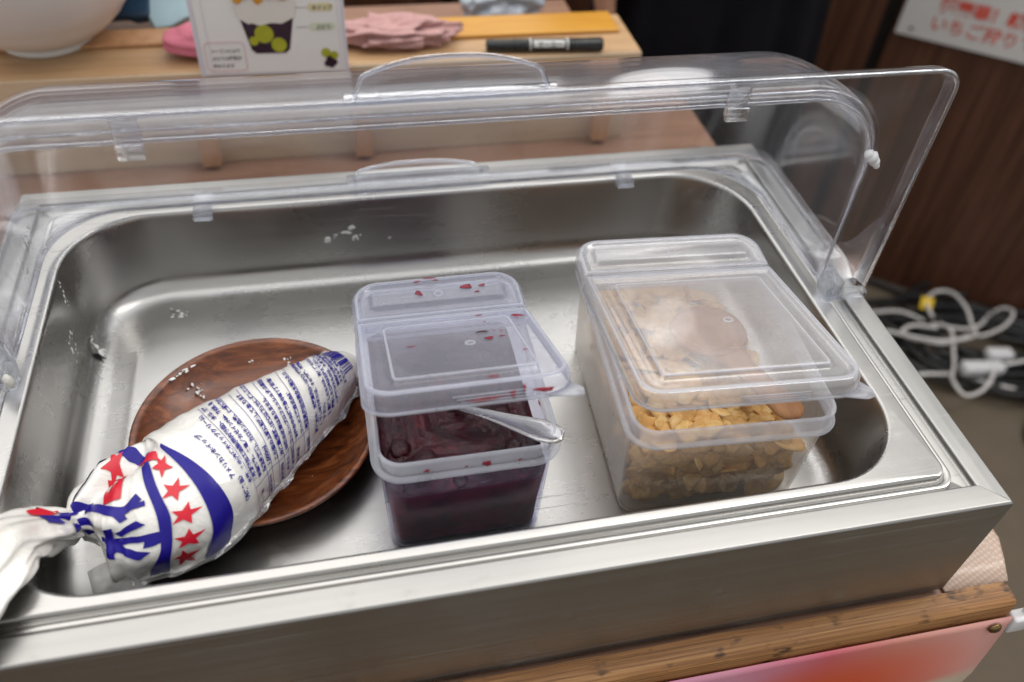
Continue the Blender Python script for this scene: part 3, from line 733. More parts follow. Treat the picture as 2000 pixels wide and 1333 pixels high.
# ------------------------------------------------------------------ bag of whipped cream: stations along the axis (position, half width, half height)
# BAG-BEGIN
ST = [((-.3530, .2010, -.0390), .0095, .008), ((-.3600, .1920, -.0370), .0150, .013), ((-.3685, .1815, -.0350), .0190, .018), ((-.3840, .1660, -.033), .0240, .022),
      ((-.4020, .1500, -.031), .0290, .026), ((-.4190, .1335, -.029), .0335, .029), ((-.4350, .1170, -.027), .0375, .031), ((-.4490, .1020, -.027), .0395, .031),
      ((-.4630, .0975, -.029), .040, .030), ((-.4770, .0970, -.031), .0385, .027), ((-.4890, .0970, -.032), .033, .022), ((-.4990, .0950, -.031), .020, .015), ((-.5065, .0905, -.029), .0075, .008)]
def bag_lerp(s):
    i = max(0, min(len(ST) - 2, int(s))); u = s - i
    def g(k): return ST[max(0, min(len(ST) - 1, k))]
    a, b, c, d = g(i - 1), g(i), g(i + 1), g(i + 2)
    def cr(p, q, r, t): return .5 * ((2 * q) + (r - p) * u + (2 * p - 5 * q + 4 * r - t) * u * u + (3 * q - p - 3 * r + t) * u ** 3)
    pos = tuple(cr(a[0][k], b[0][k], c[0][k], d[0][k]) for k in range(3))
    return pos, cr(a[1], b[1], c[1], d[1]), cr(a[2], b[2], c[2], d[2])
def bag_pt(s, th, off=0.):
    """s: station 0 (tip) to 12 (knot); th: angle round the bag, 90 = straight up, 0 = towards the front"""
    p, w_, h_ = bag_lerp(s); q, _, _ = bag_lerp(s + .05) ; r, _, _ = bag_lerp(s - .05)
    tx, ty, tz = q[0] - r[0], q[1] - r[1], q[2] - r[2]; l = math.sqrt(tx * tx + ty * ty) or 1; sx, sy = -ty / l, tx / l
    if sy > 0: sx, sy = -sx, -sy
    a = math.radians(th); c, n = math.cos(a), math.sin(a)
    pl = max(0., min(1., (s - 6.6) / 4.5)); pl = pl * pl
    f = 1 + .05 * math.sin(3 * a + s * .9) * (.3 + pl) + pl * (.15 * math.sin(6 * a + .8 * s) + .08 * math.sin(11 * a - s))
    f += .012 * math.sin(s * 5.3 + 2 * a) + .010 * math.sin(s * 8.1 - 3 * a) + .006 * math.sin(s * 17 + 5 * a)
    d_ = (th - 118 + 8 * (s - 8)) / 11.0; f -= .42 * max(0., min(1., (s - 7.2) / 2.4)) * math.exp(-d_ * d_)
    ex = .88
    cx = math.copysign(abs(c) ** ex, c); nx = math.copysign(abs(n) ** (ex if n > 0 else .75), n)
    W_, H_ = w_ * f + off, h_ * f + off
    z = p[2] + H_ * nx
    if z < -.0645 + off: z = -.0645 + off
    return (p[0] + sx * W_ * cx, p[1] + sy * W_ * cx, z)
# BAG-END
bag = thing('cream_bag', 'tied plastic bag of whipped cream with blue print and red stars', 'cream bag', (-.43, .115, FLO))
binv = Vector((-.43, .115, FLO))
def BP(s, th, off=0.): return Vector(bag_pt(s, th, off)) - binv
NT_ = 96
rings = [[BP(s / 8, 360 * j / NT_) for j in range(NT_)] for s in range(0, 97)]
link('film', loft(rings, True, True, True), 'bag_film', bag)
LEN = [0.]
for k in range(1, 241):
    a_, b_ = bag_lerp((k - 1) / 20)[0], bag_lerp(k / 20)[0]; LEN.append(LEN[-1] + math.dist(a_, b_))
def s_add(s, dl):
    """station reached after walking dl metres along the axis from station s"""
    x = LEN[min(240, max(0, int(s * 20)))] + (s * 20 - int(s * 20)) * (LEN[min(240, int(s * 20) + 1)] - LEN[min(240, int(s * 20))]) + dl
    for k in range(240):
        if LEN[k + 1] >= x: return (k + (x - LEN[k]) / (LEN[k + 1] - LEN[k])) / 20
    return 12.
def rho(s): _, w_, h_ = bag_lerp(s); return (w_ + h_) / 2
OFF = .0007
def on_bag(s0, th0, slope=0.):
    """map flat print (x round the bag, y towards the knot, metres) to the film"""
    def f(co):
        th = th0 + math.degrees(co.x / rho(s0)); return BP(s_add(s0 - slope * (th - th0), co.y), th, OFF)
    return f
def dense(me, cuts=2, maxlen=.0035):
    bm = bmesh.new(); bm.from_mesh(me); bmesh.ops.triangulate(bm, faces=bm.faces[:])
    for _ in range(cuts):
        es = [e for e in bm.edges if e.calc_length() > maxlen]
        if not es: break
        bmesh.ops.subdivide_edges(bm, edges=es, cuts=1); bmesh.ops.triangulate(bm, faces=bm.faces[:])
    bm.to_mesh(me); bm.free(); return me
def strip(pts, hw, n=40):
    P = catmull([(a, b, 0) for a, b in pts], max(2, n // len(pts)))
    L, Rr = [], []
    for i, q in enumerate(P):
        t_ = (P[min(i + 1, len(P) - 1)] - P[max(i - 1, 0)])
        tv = Vector((t_.y / 57.3 * rho(q.x), t_.x * .018, 0)).normalized(); nv = Vector((-tv.y, tv.x, 0))
        row = []
        for f in (-1, -.5, 0, .5, 1):
            row.append(BP(s_add(q.x, nv.y * hw * f), q.y + math.degrees(nv.x * hw * f / rho(q.x)), OFF))
        L.append(row)
    return loft(L, False)
def star(s0, th0, r, rot, sy=1.):
    V = [(0, 0, 0)] + [((r if k % 2 == 0 else r * .40) * math.cos(R(rot + 36 * k)), (r if k % 2 == 0 else r * .40) * math.sin(R(rot + 36 * k)) * sy, 0) for k in range(10)]
    return warp(dense(mesh(V, [(0, 1 + k, 1 + (k + 1) % 10) for k in range(10)]), 2, .0025), on_bag(s0, th0))
rows = [(6.42, 50, 'アメリカンホイップ', 3.3), (6.50, 20, '〈冷凍食品〉', 3.0), (6.16, 34, '名称：食品(冷凍ホイップクリーム)', 3.0), (5.96, 30, '食用精製加工油脂(国内製造)、水飴、乳糖', 3.0), (5.76, 30, '脱脂粉乳、食塩／カゼインNa、乳化剤、香', 3.0),
        (5.56, 29, '増粘多糖類)、カロチン色素、(一部に乳成分', 3.0), (5.33, 29, '1,000ml', 3.8), (5.10, 28, 'この面の上部に記載してあります', 3.1), (4.88, 27, '冷凍庫(常時-18℃以下)で保存してください', 3.1),
        (4.66, 27, '加熱の必要はありません', 3.1), (4.44, 26, 'コーヒープロフェッショナル株式会社', 3.1), (4.22, 26, '神戸市中央区港島中町7丁目7番7', 3.1), (4.00, 26, 'フード工業株式会社', 3.1), (3.78, 26, '埼玉県戸田市美女木東2-5-13', 3.1),
        (3.52, 8, '解凍方法：冷蔵庫内(3〜10℃)で約5時間かけて解凍して', 2.9), (3.34, 12, '1. 下しぼり残りは、その都度、冷蔵庫に保管し', 2.8), (3.16, 14, '下さい。', 2.8), (2.98, 14, '2. 解凍したものは、再び凍らせないで下さい。', 2.8),
        (2.80, 18, '使用した口金はお控え下さい。', 2.7), (2.62, 20, '一度溶けたものは、もまないで下さい。', 2.7), (2.28, 42, '栄養成分表示(100gあたり)', 2.6), (2.12, 42, 'エネルギー345kcal、たんぱく質', 2.6), (1.97, 36, '脂質17%、炭水化物22.0g、食塩', 2.5)]
heads = [(5.96, 12, '名　称'), (5.60, 12, '原材料名'), (5.12, 10, '賞味期限'), (4.90, 10, '保存方法'), (4.66, 8, '使用前加熱'), (4.40, 8, '販売者'), (3.98, 8, '製造所')]
txt = []
for s0, th0, body, size in rows:
    th0 -= 6; me = text_mesh(body, size / 1000, .00011)
    mx = math.radians(126 - th0) * rho(s0)
    bm = bmesh.new(); bm.from_mesh(me)
    bmesh.ops.delete(bm, geom=[f for f in bm.faces if f.calc_center_median().x > mx], context='FACES'); bm.to_mesh(me); bm.free()
    txt.append(warp(me, on_bag(s0, th0, .0075)))
for s0, th0, body in heads: txt.append(warp(text_mesh(body, .0026, .00006), on_bag(s0, th0 - 16, .0075)))
o = link('printed_text', join(txt), 'print_blue', bag); o['kind'] = 'stuff'
for s0 in (6.10, 5.50, 5.27, 5.04, 4.82, 4.60, 4.38, 3.94, 3.70):
    link('printed_rule', strip([(s0 - .0075 * (th - 28), th) for th in (-6, 16, 36, 58, 80, 100, 120)], .00014), 'print_blue', bag)
for th in (-6, 18):
    link('printed_rule', strip([(s + .0075 * (28 - th), th) for s in (6.10, 5.5, 4.9, 4.3, 3.70)], .00014), 'print_blue', bag)
rb = random.Random(5); th = 44.
while th < 124:
    wdt = rb.choice((.0003, .0005, .0008, .0011)); 
    link('barcode_bar', strip([(1.86 - .0075 * (th - 40), th), (1.5 - .0075 * (th - 40), th), (1.02 - .0075 * (th - 40), th)], wdt / 2 * 1.0, 12), 'print_blue', bag)
    th += math.degrees((wdt + rb.choice((.0003, .0005, .0008))) / rho(1.6))
# bold bands, stars and marks near the tie
link('print_band', strip([(7.02, 108), (6.90, 90), (6.88, 72), (6.90, 50), (6.96, 22), (7.05, 6), (7.18, -12)], .0024, 60), 'print_blue', bag)
link('print_band', strip([(8.10, 98), (7.98, 86), (7.83, 66), (7.74, 50), (7.80, 32), (7.88, 20), (8.02, 8), (8.20, -6)], .0024, 60), 'print_blue', bag)
link('print_band', strip([(9.55, 130), (9.10, 124), (8.50, 117), (7.95, 106)], .0025, 30), 'print_blue', bag)
link('print_band', strip([(10.5, 140), (10.1, 134), (9.9, 131)], .0032, 20), 'print_blue', bag)
link('print_band', strip([(10.9, 84), (10.2, 76), (9.5, 70), (8.8, 66), (8.3, 74)], .0022, 26), 'print_blue', bag)
for pts_, hw_ in (([(11.75, 62), (11.3, 58), (10.95, 50)], .0022), ([(11.7, 20), (11.2, 26), (10.8, 20)], .0024), ([(11.6, 100), (11.1, 92), (10.6, 86)], .0020), ([(11.5, 135), (11.0, 128), (10.4, 132)], .0018)):
    link('print_band', strip(pts_, hw_, 18), 'print_blue', bag)
for s0, th0, rot, sy_ in ((7.45, 91, 20, .9), (7.36, 68, 35, .78), (7.34, 45, 45, .66), (7.41, 23, 60, .60), (7.55, 4, 70, .58), (9.60, 117, 20, .95)):
    link('red_star', star(s0, th0, .0060, rot, sy_), 'print_red', bag)
V = [(x, y, 0) for y in (-.006, -.001, .005) for x in (-.009, -.003, .003, .009)]
F = [(j * 4 + i, j * 4 + i + 1, j * 4 + 5 + i, j * 4 + 4 + i) for j in range(2) for i in range(3)]
lg = link('red_badge', warp(dense(mesh(V, F), 3, .0025), on_bag(9.45, 94)), 'print_red', bag)
def off2(f): return lambda co: f(co) + Vector((0, 0, .0006))
petal = []
for a in range(-60, 61, 30):
    c, s_ = math.sin(R(a)), math.cos(R(a)); petal.append(mesh([(c * .001 - s_ * .0004, s_ * .001 + c * .0004, 0), (c * .001 + s_ * .0004, s_ * .001 - c * .0004, 0), (c * .0042 + s_ * .0008, s_ * .0042 - c * .0008, 0), (c * .0042 - s_ * .0008, s_ * .0042 + c * .0008, 0)], [(0, 1, 2, 3)]))
petal.append(warp(text_mesh('ru', .0042, .0002, 'CENTER'), lambda c: c + Vector((0, -.0030, 0))))
em = bpy.data.meshes.new('emblem'); jb_ = join(petal); jb_.to_mesh(em); jb_.free()
link('badge_emblem', warp(em, off2(on_bag(9.45, 94))), 'cream_print', lg)
V = [(x, y, 0) for y in (-.007, 0, .007) for x in (-.003, 0, .003)]
link('red_sash', warp(dense(mesh([(q[0] + q[1] * .25, q[1], 0) for q in V], [(0, 1, 4, 3), (1, 2, 5, 4), (3, 4, 7, 6), (4, 5, 8, 7)]), 2, .002), on_bag(8.02, 104)), 'print_red', bag)
for ch, s0, th0, sz, sq_ in (('ホ', 8.06, 18, .034, .66), ('イ', 8.30, 56, .024, .5)):
    link('big_letter', warp(dense(warp(text_mesh(ch, sz, .0014), lambda c: Vector((c.x * sq_, c.y, 0))), 3, .003), on_bag(s0, th0)), 'print_blue', bag)
# clear film beyond the cream: a seam fin along the front edge and at the tip
for th0, w0 in ((-8, .0055), (176, .004)):
    rr_ = []
    for k in range(60):
        s = .1 + 8.9 * k / 59; p = BP(s, th0); q = BP(s, th0, .004); d_ = (q - p).normalized()
        wv = w0 * (.6 + .5 * noise.noise(Vector((s * 1.3, th0, 0)))) + (.006 if s < 2 else 0) * (1 - s / 2)
        rr_.append([p, p + d_ * wv * .5 + Vector((0, 0, .0008 * math.sin(s * 9))), p + d_ * wv + Vector((0, 0, .0012 * math.sin(s * 7)))])
    link('seam_fin', loft(rr_, False), 'bag_clear', bag)
# tail beyond the tie
TS = [((-.5065, .0905, -.029), .0075, .0075), ((-.5130, .0865, -.0215), .0115, .0070), ((-.5215, .0785, -.0090), .0175, .0075), ((-.5300, .0660, .0030), .0230, .0070), ((-.5365, .0480, .0100), .0270, .0060), ((-.5450, .0270, .0125), .0290, .0050), ((-.5550, .0050, .0110), .0300, .0040), ((-.5660, -.0160, .0080), .030, .0030)]
P = [Vector(t_[0]) - binv for t_ in TS]; PP = catmull(P, 10); rings = []; tailf = []
for i, c in enumerate(PP):
    f = i / 10; k = min(len(TS) - 2, int(f)); u = f - k
    w_ = TS[k][1] * (1 - u) + TS[k + 1][1] * u; h_ = TS[k][2] * (1 - u) + TS[k + 1][2] * u
    t_ = (PP[min(i + 1, len(PP) - 1)] - PP[max(i - 1, 0)]).normalized(); S_ = t_.cross(Vector((0, 0, 1))).normalized(); U_ = S_.cross(t_)
    if U_.z < 0: U_ = -U_
    tailf.append((c, S_, U_, w_, h_, f))
def tail_pt(i, a, off=0.):
    c, S_, U_, w_, h_, f = tailf[i]; pl = .30 * math.exp(-f * .30)
    m = 1 + pl * math.sin(5 * a + f) + pl * .5 * math.sin(9 * a - f * 1.4) + .14 * noise.noise(Vector((math.cos(a) * 2.4, f * 1.2, math.sin(a) * 2.4))) + .06 * math.sin(14 * a + 2.2 * f)
    return c + S_ * (w_ * m + off) * math.cos(a) + U_ * ((h_ * m + .0022 * math.sin(3.2 * a * 1.0 + f * .8) * min(1, f)) * math.sin(a) + (off if math.sin(a) > 0 else -off))
rings = [[tail_pt(i, 6.28318 * j / 72) for j in range(72)] for i in range(len(tailf))]
link('tail', loft(rings, True, True, True), 'bag_film', bag)
def tail_patch(i0, i1, a0, a1, mat, name, skew=0):
    rr_ = [[tail_pt(i, R(a0 + (a1 - a0) * j / 8 + skew * (i - i0)), .0008) for j in range(9)] for i in range(i0, i1 + 1)]
    link(name, loft(rr_, False), mat, bag)
sd = 1 if tailf[20][1].x > 0 else -1
tail_patch(4, 10, 62, 92, 'print_blue', 'print_band', 1.2); tail_patch(13, 19, 100, 128, 'print_blue', 'print_band', -1); tail_patch(9, 16, 50, 66, 'print_red', 'red_mark', 1.5)
tail_patch(2, 9, 118, 140, 'print_blue', 'print_band', 1.5); tail_patch(12, 20, 70, 84, 'print_red', 'red_mark', .6); tail_patch(8, 13, 98, 112, 'print_blue', 'print_band', -.8)
link('tie_band', tube(catmull([(math.cos(R(a)) * .0088 * .25 - .5068 - binv.x, math.cos(R(a)) * .0088 + .0902 - binv.y, math.sin(R(a)) * .0088 - .0288 - binv.z) for a in range(0, 360, 30)], 3, True), .0012, 6, True), 'bag_film', bag)
# folded film corner under the tie
fv = []
for j in range(7):
    for i in range(7):
        u, v = i / 6, j / 6
        fv.append(Vector((-.474 - .030 * u + .006 * v, .078 - .026 * v - .004 * u, -.050 + .006 * math.sin(u * 3 + v * 2) * (1 - v) - .010 * v)) - binv)
o = link('film_corner', mesh(fv, [(j * 7 + i, j * 7 + i + 1, j * 7 + 8 + i, j * 7 + 7 + i) for j in range(6) for i in range(6)]), 'bag_clear', bag); solid(o, .0004)

# ------------------------------------------------------------------ cream smears
def smear(label, P, N, U, L, n, seed, spread=1.):
    P, N = Vector(P), Vector(N).normalized(); U = Vector(U); U = (U - N * U.dot(N)).normalized(); V_ = N.cross(U); rr = random.Random(seed); ms = []
    for k in range(n):
        c = U * rr.gauss(0, L * .5) + V_ * rr.gauss(0, L * .32 * spread); a = rr.gauss(0, .5)
        d1 = U * math.cos(a) + V_ * math.sin(a); d2 = N.cross(d1); l_ = L * rr.uniform(.05, .20); w_ = l_ * rr.uniform(.30, .80); th = rr.uniform(.0002, .0005)
        ph = rr.uniform(0, 6)
        R0 = [c + d1 * l_ * math.cos(6.283 * j / 14) * (1 + .18 * math.sin(3 * 6.283 * j / 14 + ph)) + d2 * w_ * math.sin(6.283 * j / 14) * (1 + .18 * math.sin(4 * 6.283 * j / 14 + ph)) - N * .0002 for j in range(14)]
        ms.append(loft([R0, [c + (q - c) * .75 + N * th for q in R0], [c + (q - c) * .35 + N * th * 1.3 for q in R0]], True, True, True))
    o = link('cream_smear', join(ms), 'cream'); o.location = P
    return tag(o, label, 'cream smear')
smear('feathery cream smear on the rear wall of the steel pan', (-.5005, .3250, -.045), (0, -1, .05), (.2, 0, 1), .013, 34, 1)
smear('thick cream smear high on the pan wall next to the hinge', (-.5318, .2500, -.026), (1, 0, .08), (0, -.5, 1), .016, 48, 2)
smear('short curl of cream on the pan wall towards the tied bag', (-.5305, .2116, -.0445), (1, 0, .08), (0, .3, 1), .006, 6, 3)
smear('streak of cream dragged over the lower curve of the pan', (-.5220, .2560, -.0590), (.8, 0, .7), (.6, -.6, -.3), .012, 20, 4, .3)
smear('dab of cream on the pan floor behind the plate', (-.4715, .2910, FLO + .0003), (0, 0, 1), (.8, -.4, 0), .009, 16, 5)
smear('pair of tiny cream specks on the pan floor behind the plate', (-.4613, .2767, FLO + .0003), (0, 0, 1), (.3, 1, 0), .0045, 4, 6)
smear('line of cream flecks along the rim of the wooden plate', (-.4610, .2100, -.0420), (-.3, .3, 1), (.9, .45, 0), .011, 22, 7, .4)
smear('cream flecks on the plate close to the bag', (-.4545, .2020, -.0525), (.5, -.4, 1), (.8, -.3, 0), .008, 14, 8)
smear('cream drops on the dark grain of the plate', (-.4195, .2240, -.0515), (0, -.5, 1), (1, 0, 0), .007, 7, 9)
smear('two cream streaks on the plate beside the barcode', (-.3945, .2195, -.0520), (-.2, -.5, 1), (.2, 1, 0), .006, 6, 10)
smear('single cream drop on the bare plate below the print', (-.3815, .1230, -.0555), (-.4, .4, 1), (1, 0, 0), .0025, 2, 12)
smear('white cream smear on the clear rear cover over the corner', (-.5415, .2480, .0230), (1, 0, .05), (.2, -.5, -.8), .008, 7, 13)

smear('faint cream flecks below the thick smear on the pan wall', (-.5305, .2380, -.036), (1, 0, .08), (0, -.6, -.8), .012, 22, 21)
smear('thin feathered cream trail on the upper pan wall near the cover', (-.5325, .2620, -.014), (1, 0, .08), (0, .5, 1), .010, 22, 22, .5)
smear('tiny cream dots scattered on the rear pan wall lower down', (-.5075, .3235, -.056), (0, -1, .3), (.5, 0, 1), .009, 12, 23)
smear('faint dried cream mist on the middle of the rear pan wall', (-.3450, .3248, -.032), (0, -1, .05), (1, 0, -.2), .020, 16, 24, .5)
smear('cream specks on the clear cover side above the hinge', (-.5420, .2700, .030), (1, 0, .05), (.0, -.4, -.9), .010, 14, 25)

# ------------------------------------------------------------------ raised shelf behind the display
ST_ = -.002; SY = .542
sh = thing('raised_shelf', 'pale wood raised shelf with orange wooden posts behind the display', 'shelf', (0, SY, CTR - .005))
z0 = CTR - .005
def shp(name, x0, x1, y0, y1, za, zb, mat, bev=.0012):
    return link(name, box(x0, x1, y0 - SY, y1 - SY, za - z0, zb - z0, bev), mat, sh, False)
shp('shelf_top', -1.15, -.041, SY + .0005, .6245, ST_ - .022, ST_, 'wood_shelf')
shp('edge_strip', -1.15, -.041, SY - .0022, SY, ST_ - .022, ST_ - .0008, 'wood_edge', .0006)
shp('front_panel', -1.14, -.046, SY + .004, SY + .012, z0 + .0005, ST_ - .0225, 'wood_edge', .0006)
for x in (-.4635, -.318, -.075, -.85): shp('post', x - .0085, x + .0085, SY - .011, SY + .0036, z0 + .0053, -.052, 'wood_post', .001)
for i, (x0, x1) in enumerate(((-.72, -.36), (-.358, -.052))):
    pass
pl = link('varnished_plank', box(-.345, -.052, .581, .6235, ST_ + .0003, ST_ + .0040, .0010), 'wood_mustard', None, False)
tag(pl, 'glossy mustard yellow plank along the back of the shelf behind the towel', 'plank')
pl = link('wooden_plank', box(-.74, -.348, .592, .6235, ST_ + .0003, ST_ + .0040, .0010), 'wood_post', None, False)
tag(pl, 'dull orange brown plank along the back of the shelf behind the bowl', 'plank')
# white bowl
bw = thing('white_bowl', 'large white mixing bowl standing on the pale shelf', 'bowl', (-.5945, .6180, ST_ + .0002))
link('foot_ring', revolve([(.0360, .0062), (.0360, 0), (.0385, -.0000), (.0405, .0006), (.0412, .0030), (.0405, .0066)], 72), 'white_ceramic', bw)
link('body', revolve([(0.0, .0060), (.038, .0060), (.046, .0088), (.058, .0160), (.072, .0290), (.085, .0470), (.096, .0700), (.1035, .0950), (.1060, .1080), (.1075, .1090), (.1080, .1078), (.1060, .0960), (.0990, .0720), (.088, .0500), (.074, .0320), (.056, .0180), (0.0, .0110)][::1], 96), 'white_ceramic', bw)
o = link('paper_scrap', box(-.012, .012, -.006, .006, 0, .0008, .0003), 'paper_white'); o.location = (-.650, .590, ST_ + .0004); o.rotation_euler = (0, 0, .2)
tag(o, 'small white paper scrap beside the foot of the bowl', 'paper')
# menu card on the shelf edge
mc = thing('menu_card', 'white menu card with a parfait picture standing at the shelf edge', 'menu card', (-.391, .5365, ST_ - .004), R(-1.5))
CW, CH = .1305, .150; tl = R(4)
crd = link('card', box(-CW / 2, CW / 2, 0, .0016, 0, CH, .0005), 'paper_edge', mc, False); crd.rotation_euler = (-tl, 0, 0)
link('sheet', box(-CW / 2 + .0045, CW / 2 - .0035, -.0006, -.0001, .0025, CH - .004, .0001), 'paper_white', crd, False)
def disc(x, z, rx, rz, mat, name, y=-.0010, n=26, par=None):
    return link(name, mesh([(x + rx * math.cos(6.2832 * k / n), y, z + rz * math.sin(6.2832 * k / n)) for k in range(n)], [tuple(range(n))]), mat, par or crd, False)
def poly(pts, mat, name, y=-.0009): return link(name, mesh([(x, y, z) for x, z in pts], [tuple(range(len(pts)))]), mat, crd, False)
cx_ = -.0015
poly([(cx_ - .0165, .024), (cx_ - .013, .0205), (cx_ + .013, .0205), (cx_ + .0165, .024), (cx_ + .0225, .052), (cx_ - .0225, .052)], 'grape_dark', 'printed_cup')
poly([(cx_ - .0238, .052), (cx_ - .016, .047), (cx_ - .006, .0455), (cx_ + .004, .0475), (cx_ + .012, .0465), (cx_ + .0238, .052), (cx_ + .026, .066), (cx_ - .026, .066)], 'cream_print', 'printed_cream', -.0012)
rr = random.Random(8)
for i in range(34):
    disc(cx_ + rr.uniform(-.023, .023), .066 + rr.uniform(0, .016), rr.uniform(.003, .005), rr.uniform(.0025, .0045), 'flake_print', 'printed_flake', -.0013 - i * .00002, 12)
for x, z, r in ((cx_ - .004, .038, .0080), (cx_ + .0075, .028, .0066), (cx_ - .0135, .032, .0040)): disc(x, z, r, r, 'grape_green', 'printed_grape', -.0014)
for x, z, r in ((cx_ - .0065, .0285, .006), (cx_ - .013, .042, .0055)): disc(x, z, r, r, 'grape_dark', 'printed_grape', -.0013)
for x, z, r, m_ in ((.049, .013, .0036, 'grape_dark'), (.0525, .0105, .003, 'grape_dark'), (.0465, .0095, .003, 'grape_dark'), (.050, .008, .0028, 'grape_dark'), (.046, .0195, .0042, 'grape_green'), (.053, .017, .0036, 'grape_green')):
    disc(x, z, r, r, m_, 'printed_grape', -.0010)
def card_text(s_, x, z, size, mat='text_dark'):
    link('printed_text', warp(text_mesh(s_, size, .00008), lambda c: Vector((x + c.x, -.0012, z + c.y))), mat, crd, False)
def pill(x0, x1, z0_, z1, mat):
    pts = [((x0 + x1) / 2 + a, (z0_ + z1) / 2 + b) for a, b in rrect(x1 - x0, z1 - z0_, (z1 - z0_) * .45, 5)]
    poly(pts, mat, 'printed_pill', -.0008)
pill(.034, .056, .0565, .0635, 'pill_yellow'); card_text('ホイップ', .0375, .0582, .0044)
pill(.034, .056, .0395, .0465, 'pill_green'); card_text('ぶどう', .0395, .0412, .0044)
pill(.034, .056, .0735, .0805, 'pill_yellow'); card_text('フレーク', .0375, .0752, .0044)
for z in (.060, .043): poly([(.0225, z - .0002), (.034, z - .0002), (.034, z + .0002), (.0225, z + .0002)], 'text_dark', 'printed_rule')
for i, s_ in enumerate(('シーズンにより', 'ぶどうの種類が', '変わります')): card_text(s_, -.053, .0225 - i * .0068, .0036)
link('printed_frame', tube([(x, -.0009, z) for x, z in rrect(.034, .026, .004, 4, -.041, .0185)], .00016, 4, True), 'cloth_pink', crd)
for x in (-CW / 2 + .0115, CW / 2 - .0060): poly([(x - .0003, .004), (x + .0003, .004), (x + .0003, CH - .006), (x - .0003, CH - .006)], 'paper_edge', 'printed_rule')
o = link('easel_strut', mesh([(-.01, .0016, .09), (.01, .0016, .09), (.014, .045, .0045), (-.014, .045, .0045)], [(0, 1, 2, 3)]), 'paper_edge', mc, False); solid(o, .001)
# cloths
def lump(name, label, cat, c, size, mat, seed, freq, amp, rz=0, fold=0.):
    bm = bmesh.new(); bmesh.ops.create_icosphere(bm, subdivisions=5, radius=1.)
    for v in bm.verts:
        q = v.co.copy(); k = Vector((seed * 3.7, seed, 0))
        rdg = 1 - abs(noise.noise(q * freq + k)) * 2
        f = 1 + amp * (rdg - .4) + amp * .5 * noise.noise(q * freq * 2.3 + k) + fold * math.sin(q.z * 9 + q.x * 2)
        z = q.z * f
        v.co = Vector((q.x * f * size[0], q.y * f * size[1], max(0, (z * .5 + .5)) * size[2]))
    o = link(name, bm, mat); o.location = c; o.rotation_euler = (0, 0, rz); return tag(o, label, cat)
lump('folded_cloth', 'bright pink folded cloth lying beside the menu card', 'cloth', (-.452, .577, ST_ + .0003), (.036, .022, .026), 'cloth_pink', 2, .9, .10, .1, .05)
lump('crumpled_towel', 'crumpled dusty pink towel in front of the mustard plank', 'towel', (-.279, .579, ST_ + .0003), (.052, .020, .024), 'cloth_dusty', 5, 1.7, .42, -.05)
# marker pen
mk = thing('marker_pen', 'black felt marker with a white label lying on the shelf', 'marker', (-.1395, .5495, ST_ + .0066), R(-4)); mk.scale = (.84,) * 3
def rx(prof, name, mat, par):
    me = revolve(prof, 28); o = link(name, me, mat, par); o.rotation_euler = (0, R(90), 0); return o
rx([(0, -.066), (.0058, -.066), (.0066, -.064), (.0068, -.036), (.0070, -.0355)], 'rear_cap', 'pen_black', mk)
rx([(.0066, -.0355), (.0072, -.034), (.0072, .030), (.0066, .0315)], 'barrel', 'pen_black', mk)
rx([(.0068, .0300), (.0078, .0305), (.0078, .0330), (.0074, .0335), (.0074, .066), (.0070, .0692), (.0060, .0700), (0, .0700)], 'cap', 'pen_black', mk)
for k in range(10):
    a = R(36 * k); link('cap_rib', box(.052, .068, .0073 * math.cos(a) - .0004, .0073 * math.cos(a) + .0004, .0073 * math.sin(a) - .0004, .0073 * math.sin(a) + .0004), 'pen_black', mk)
def wrap(x0, x1, a0, a1, r_): return loft([[(x, -r_ * math.sin(R(a0 + (a1 - a0) * j / 10)) , r_ * math.cos(R(a0 + (a1 - a0) * j / 10))) for j in range(11)] for x in (x0, x1)], False)
link('label', wrap(-.012, .024, 20, 85, .00735), 'pen_label', mk); link('label_ring', wrap(-.0165, -.0145, -120, 120, .0074), 'pen_label', mk)
link('label_ring', wrap(.0265, .0285, -120, 120, .0074), 'pen_label', mk)
link('label_print', warp(text_mesh('マーカー', .0075, .0002), lambda c: Vector((-.008 + c.x, -.00755 * math.sin(R(36) + (.006 - c.y) / .0075 * .9), .00755 * math.cos(R(36) + (.006 - c.y) / .0075 * .9)))), 'pen_black', mk)
# packets and film bag behind the plank
def packet(name, label, loc, sx, sy, sz, rot, mat, seed):
    bm = box(-sx, sx, -sy, sy, -sz, sz, sz * .5, 3); bmesh.ops.subdivide_edges(bm, edges=bm.edges[:], cuts=3, use_grid_fill=True)
    for v in bm.verts: v.co += Vector((1, 1, 1)) * sz * .35 * noise.noise(v.co * 60 + Vector((seed, 0, 0)))
    o = link(name, bm, mat); o.location = loc; o.rotation_euler = rot; return tag(o, label, 'packet')
packet('wrapped_packet', 'pale blue shiny packet leaning behind the bowl', (-.480, .650, .020), .032, .024, .006, (R(52), R(-14), R(12)), 'cyan_pack', 1)
packet('wrapped_packet', 'dark navy crinkled packet tucked against the bowl', (-.524, .652, .016), .022, .018, .009, (R(48), 0, R(-8)), 'navy_pack', 4)
packet('wrapped_packet', 'bright blue packet on top of the pale blue one', (-.500, .668, .036), .036, .012, .005, (R(40), R(-12), R(14)), 'blue_pack', 6)
fb_ = lump('plastic_film_bag', 'crumpled bluish grey plastic bag behind the mustard plank', 'plastic bag', (-.150, .690, ST_ - .0415), (.040, .028, .058), 'grey_film', 9, 1.6, .35)
rk = thing('back_rack', 'dark low wooden stand behind the shelf under the packets', 'stand', (-.35, .70, GROUND))
link('stand_top', box(-.65, -.075, -.072, .06, ST_ - .006 - .02 - GROUND, ST_ - .006 - GROUND, .002), 'wood_counter', rk, False)
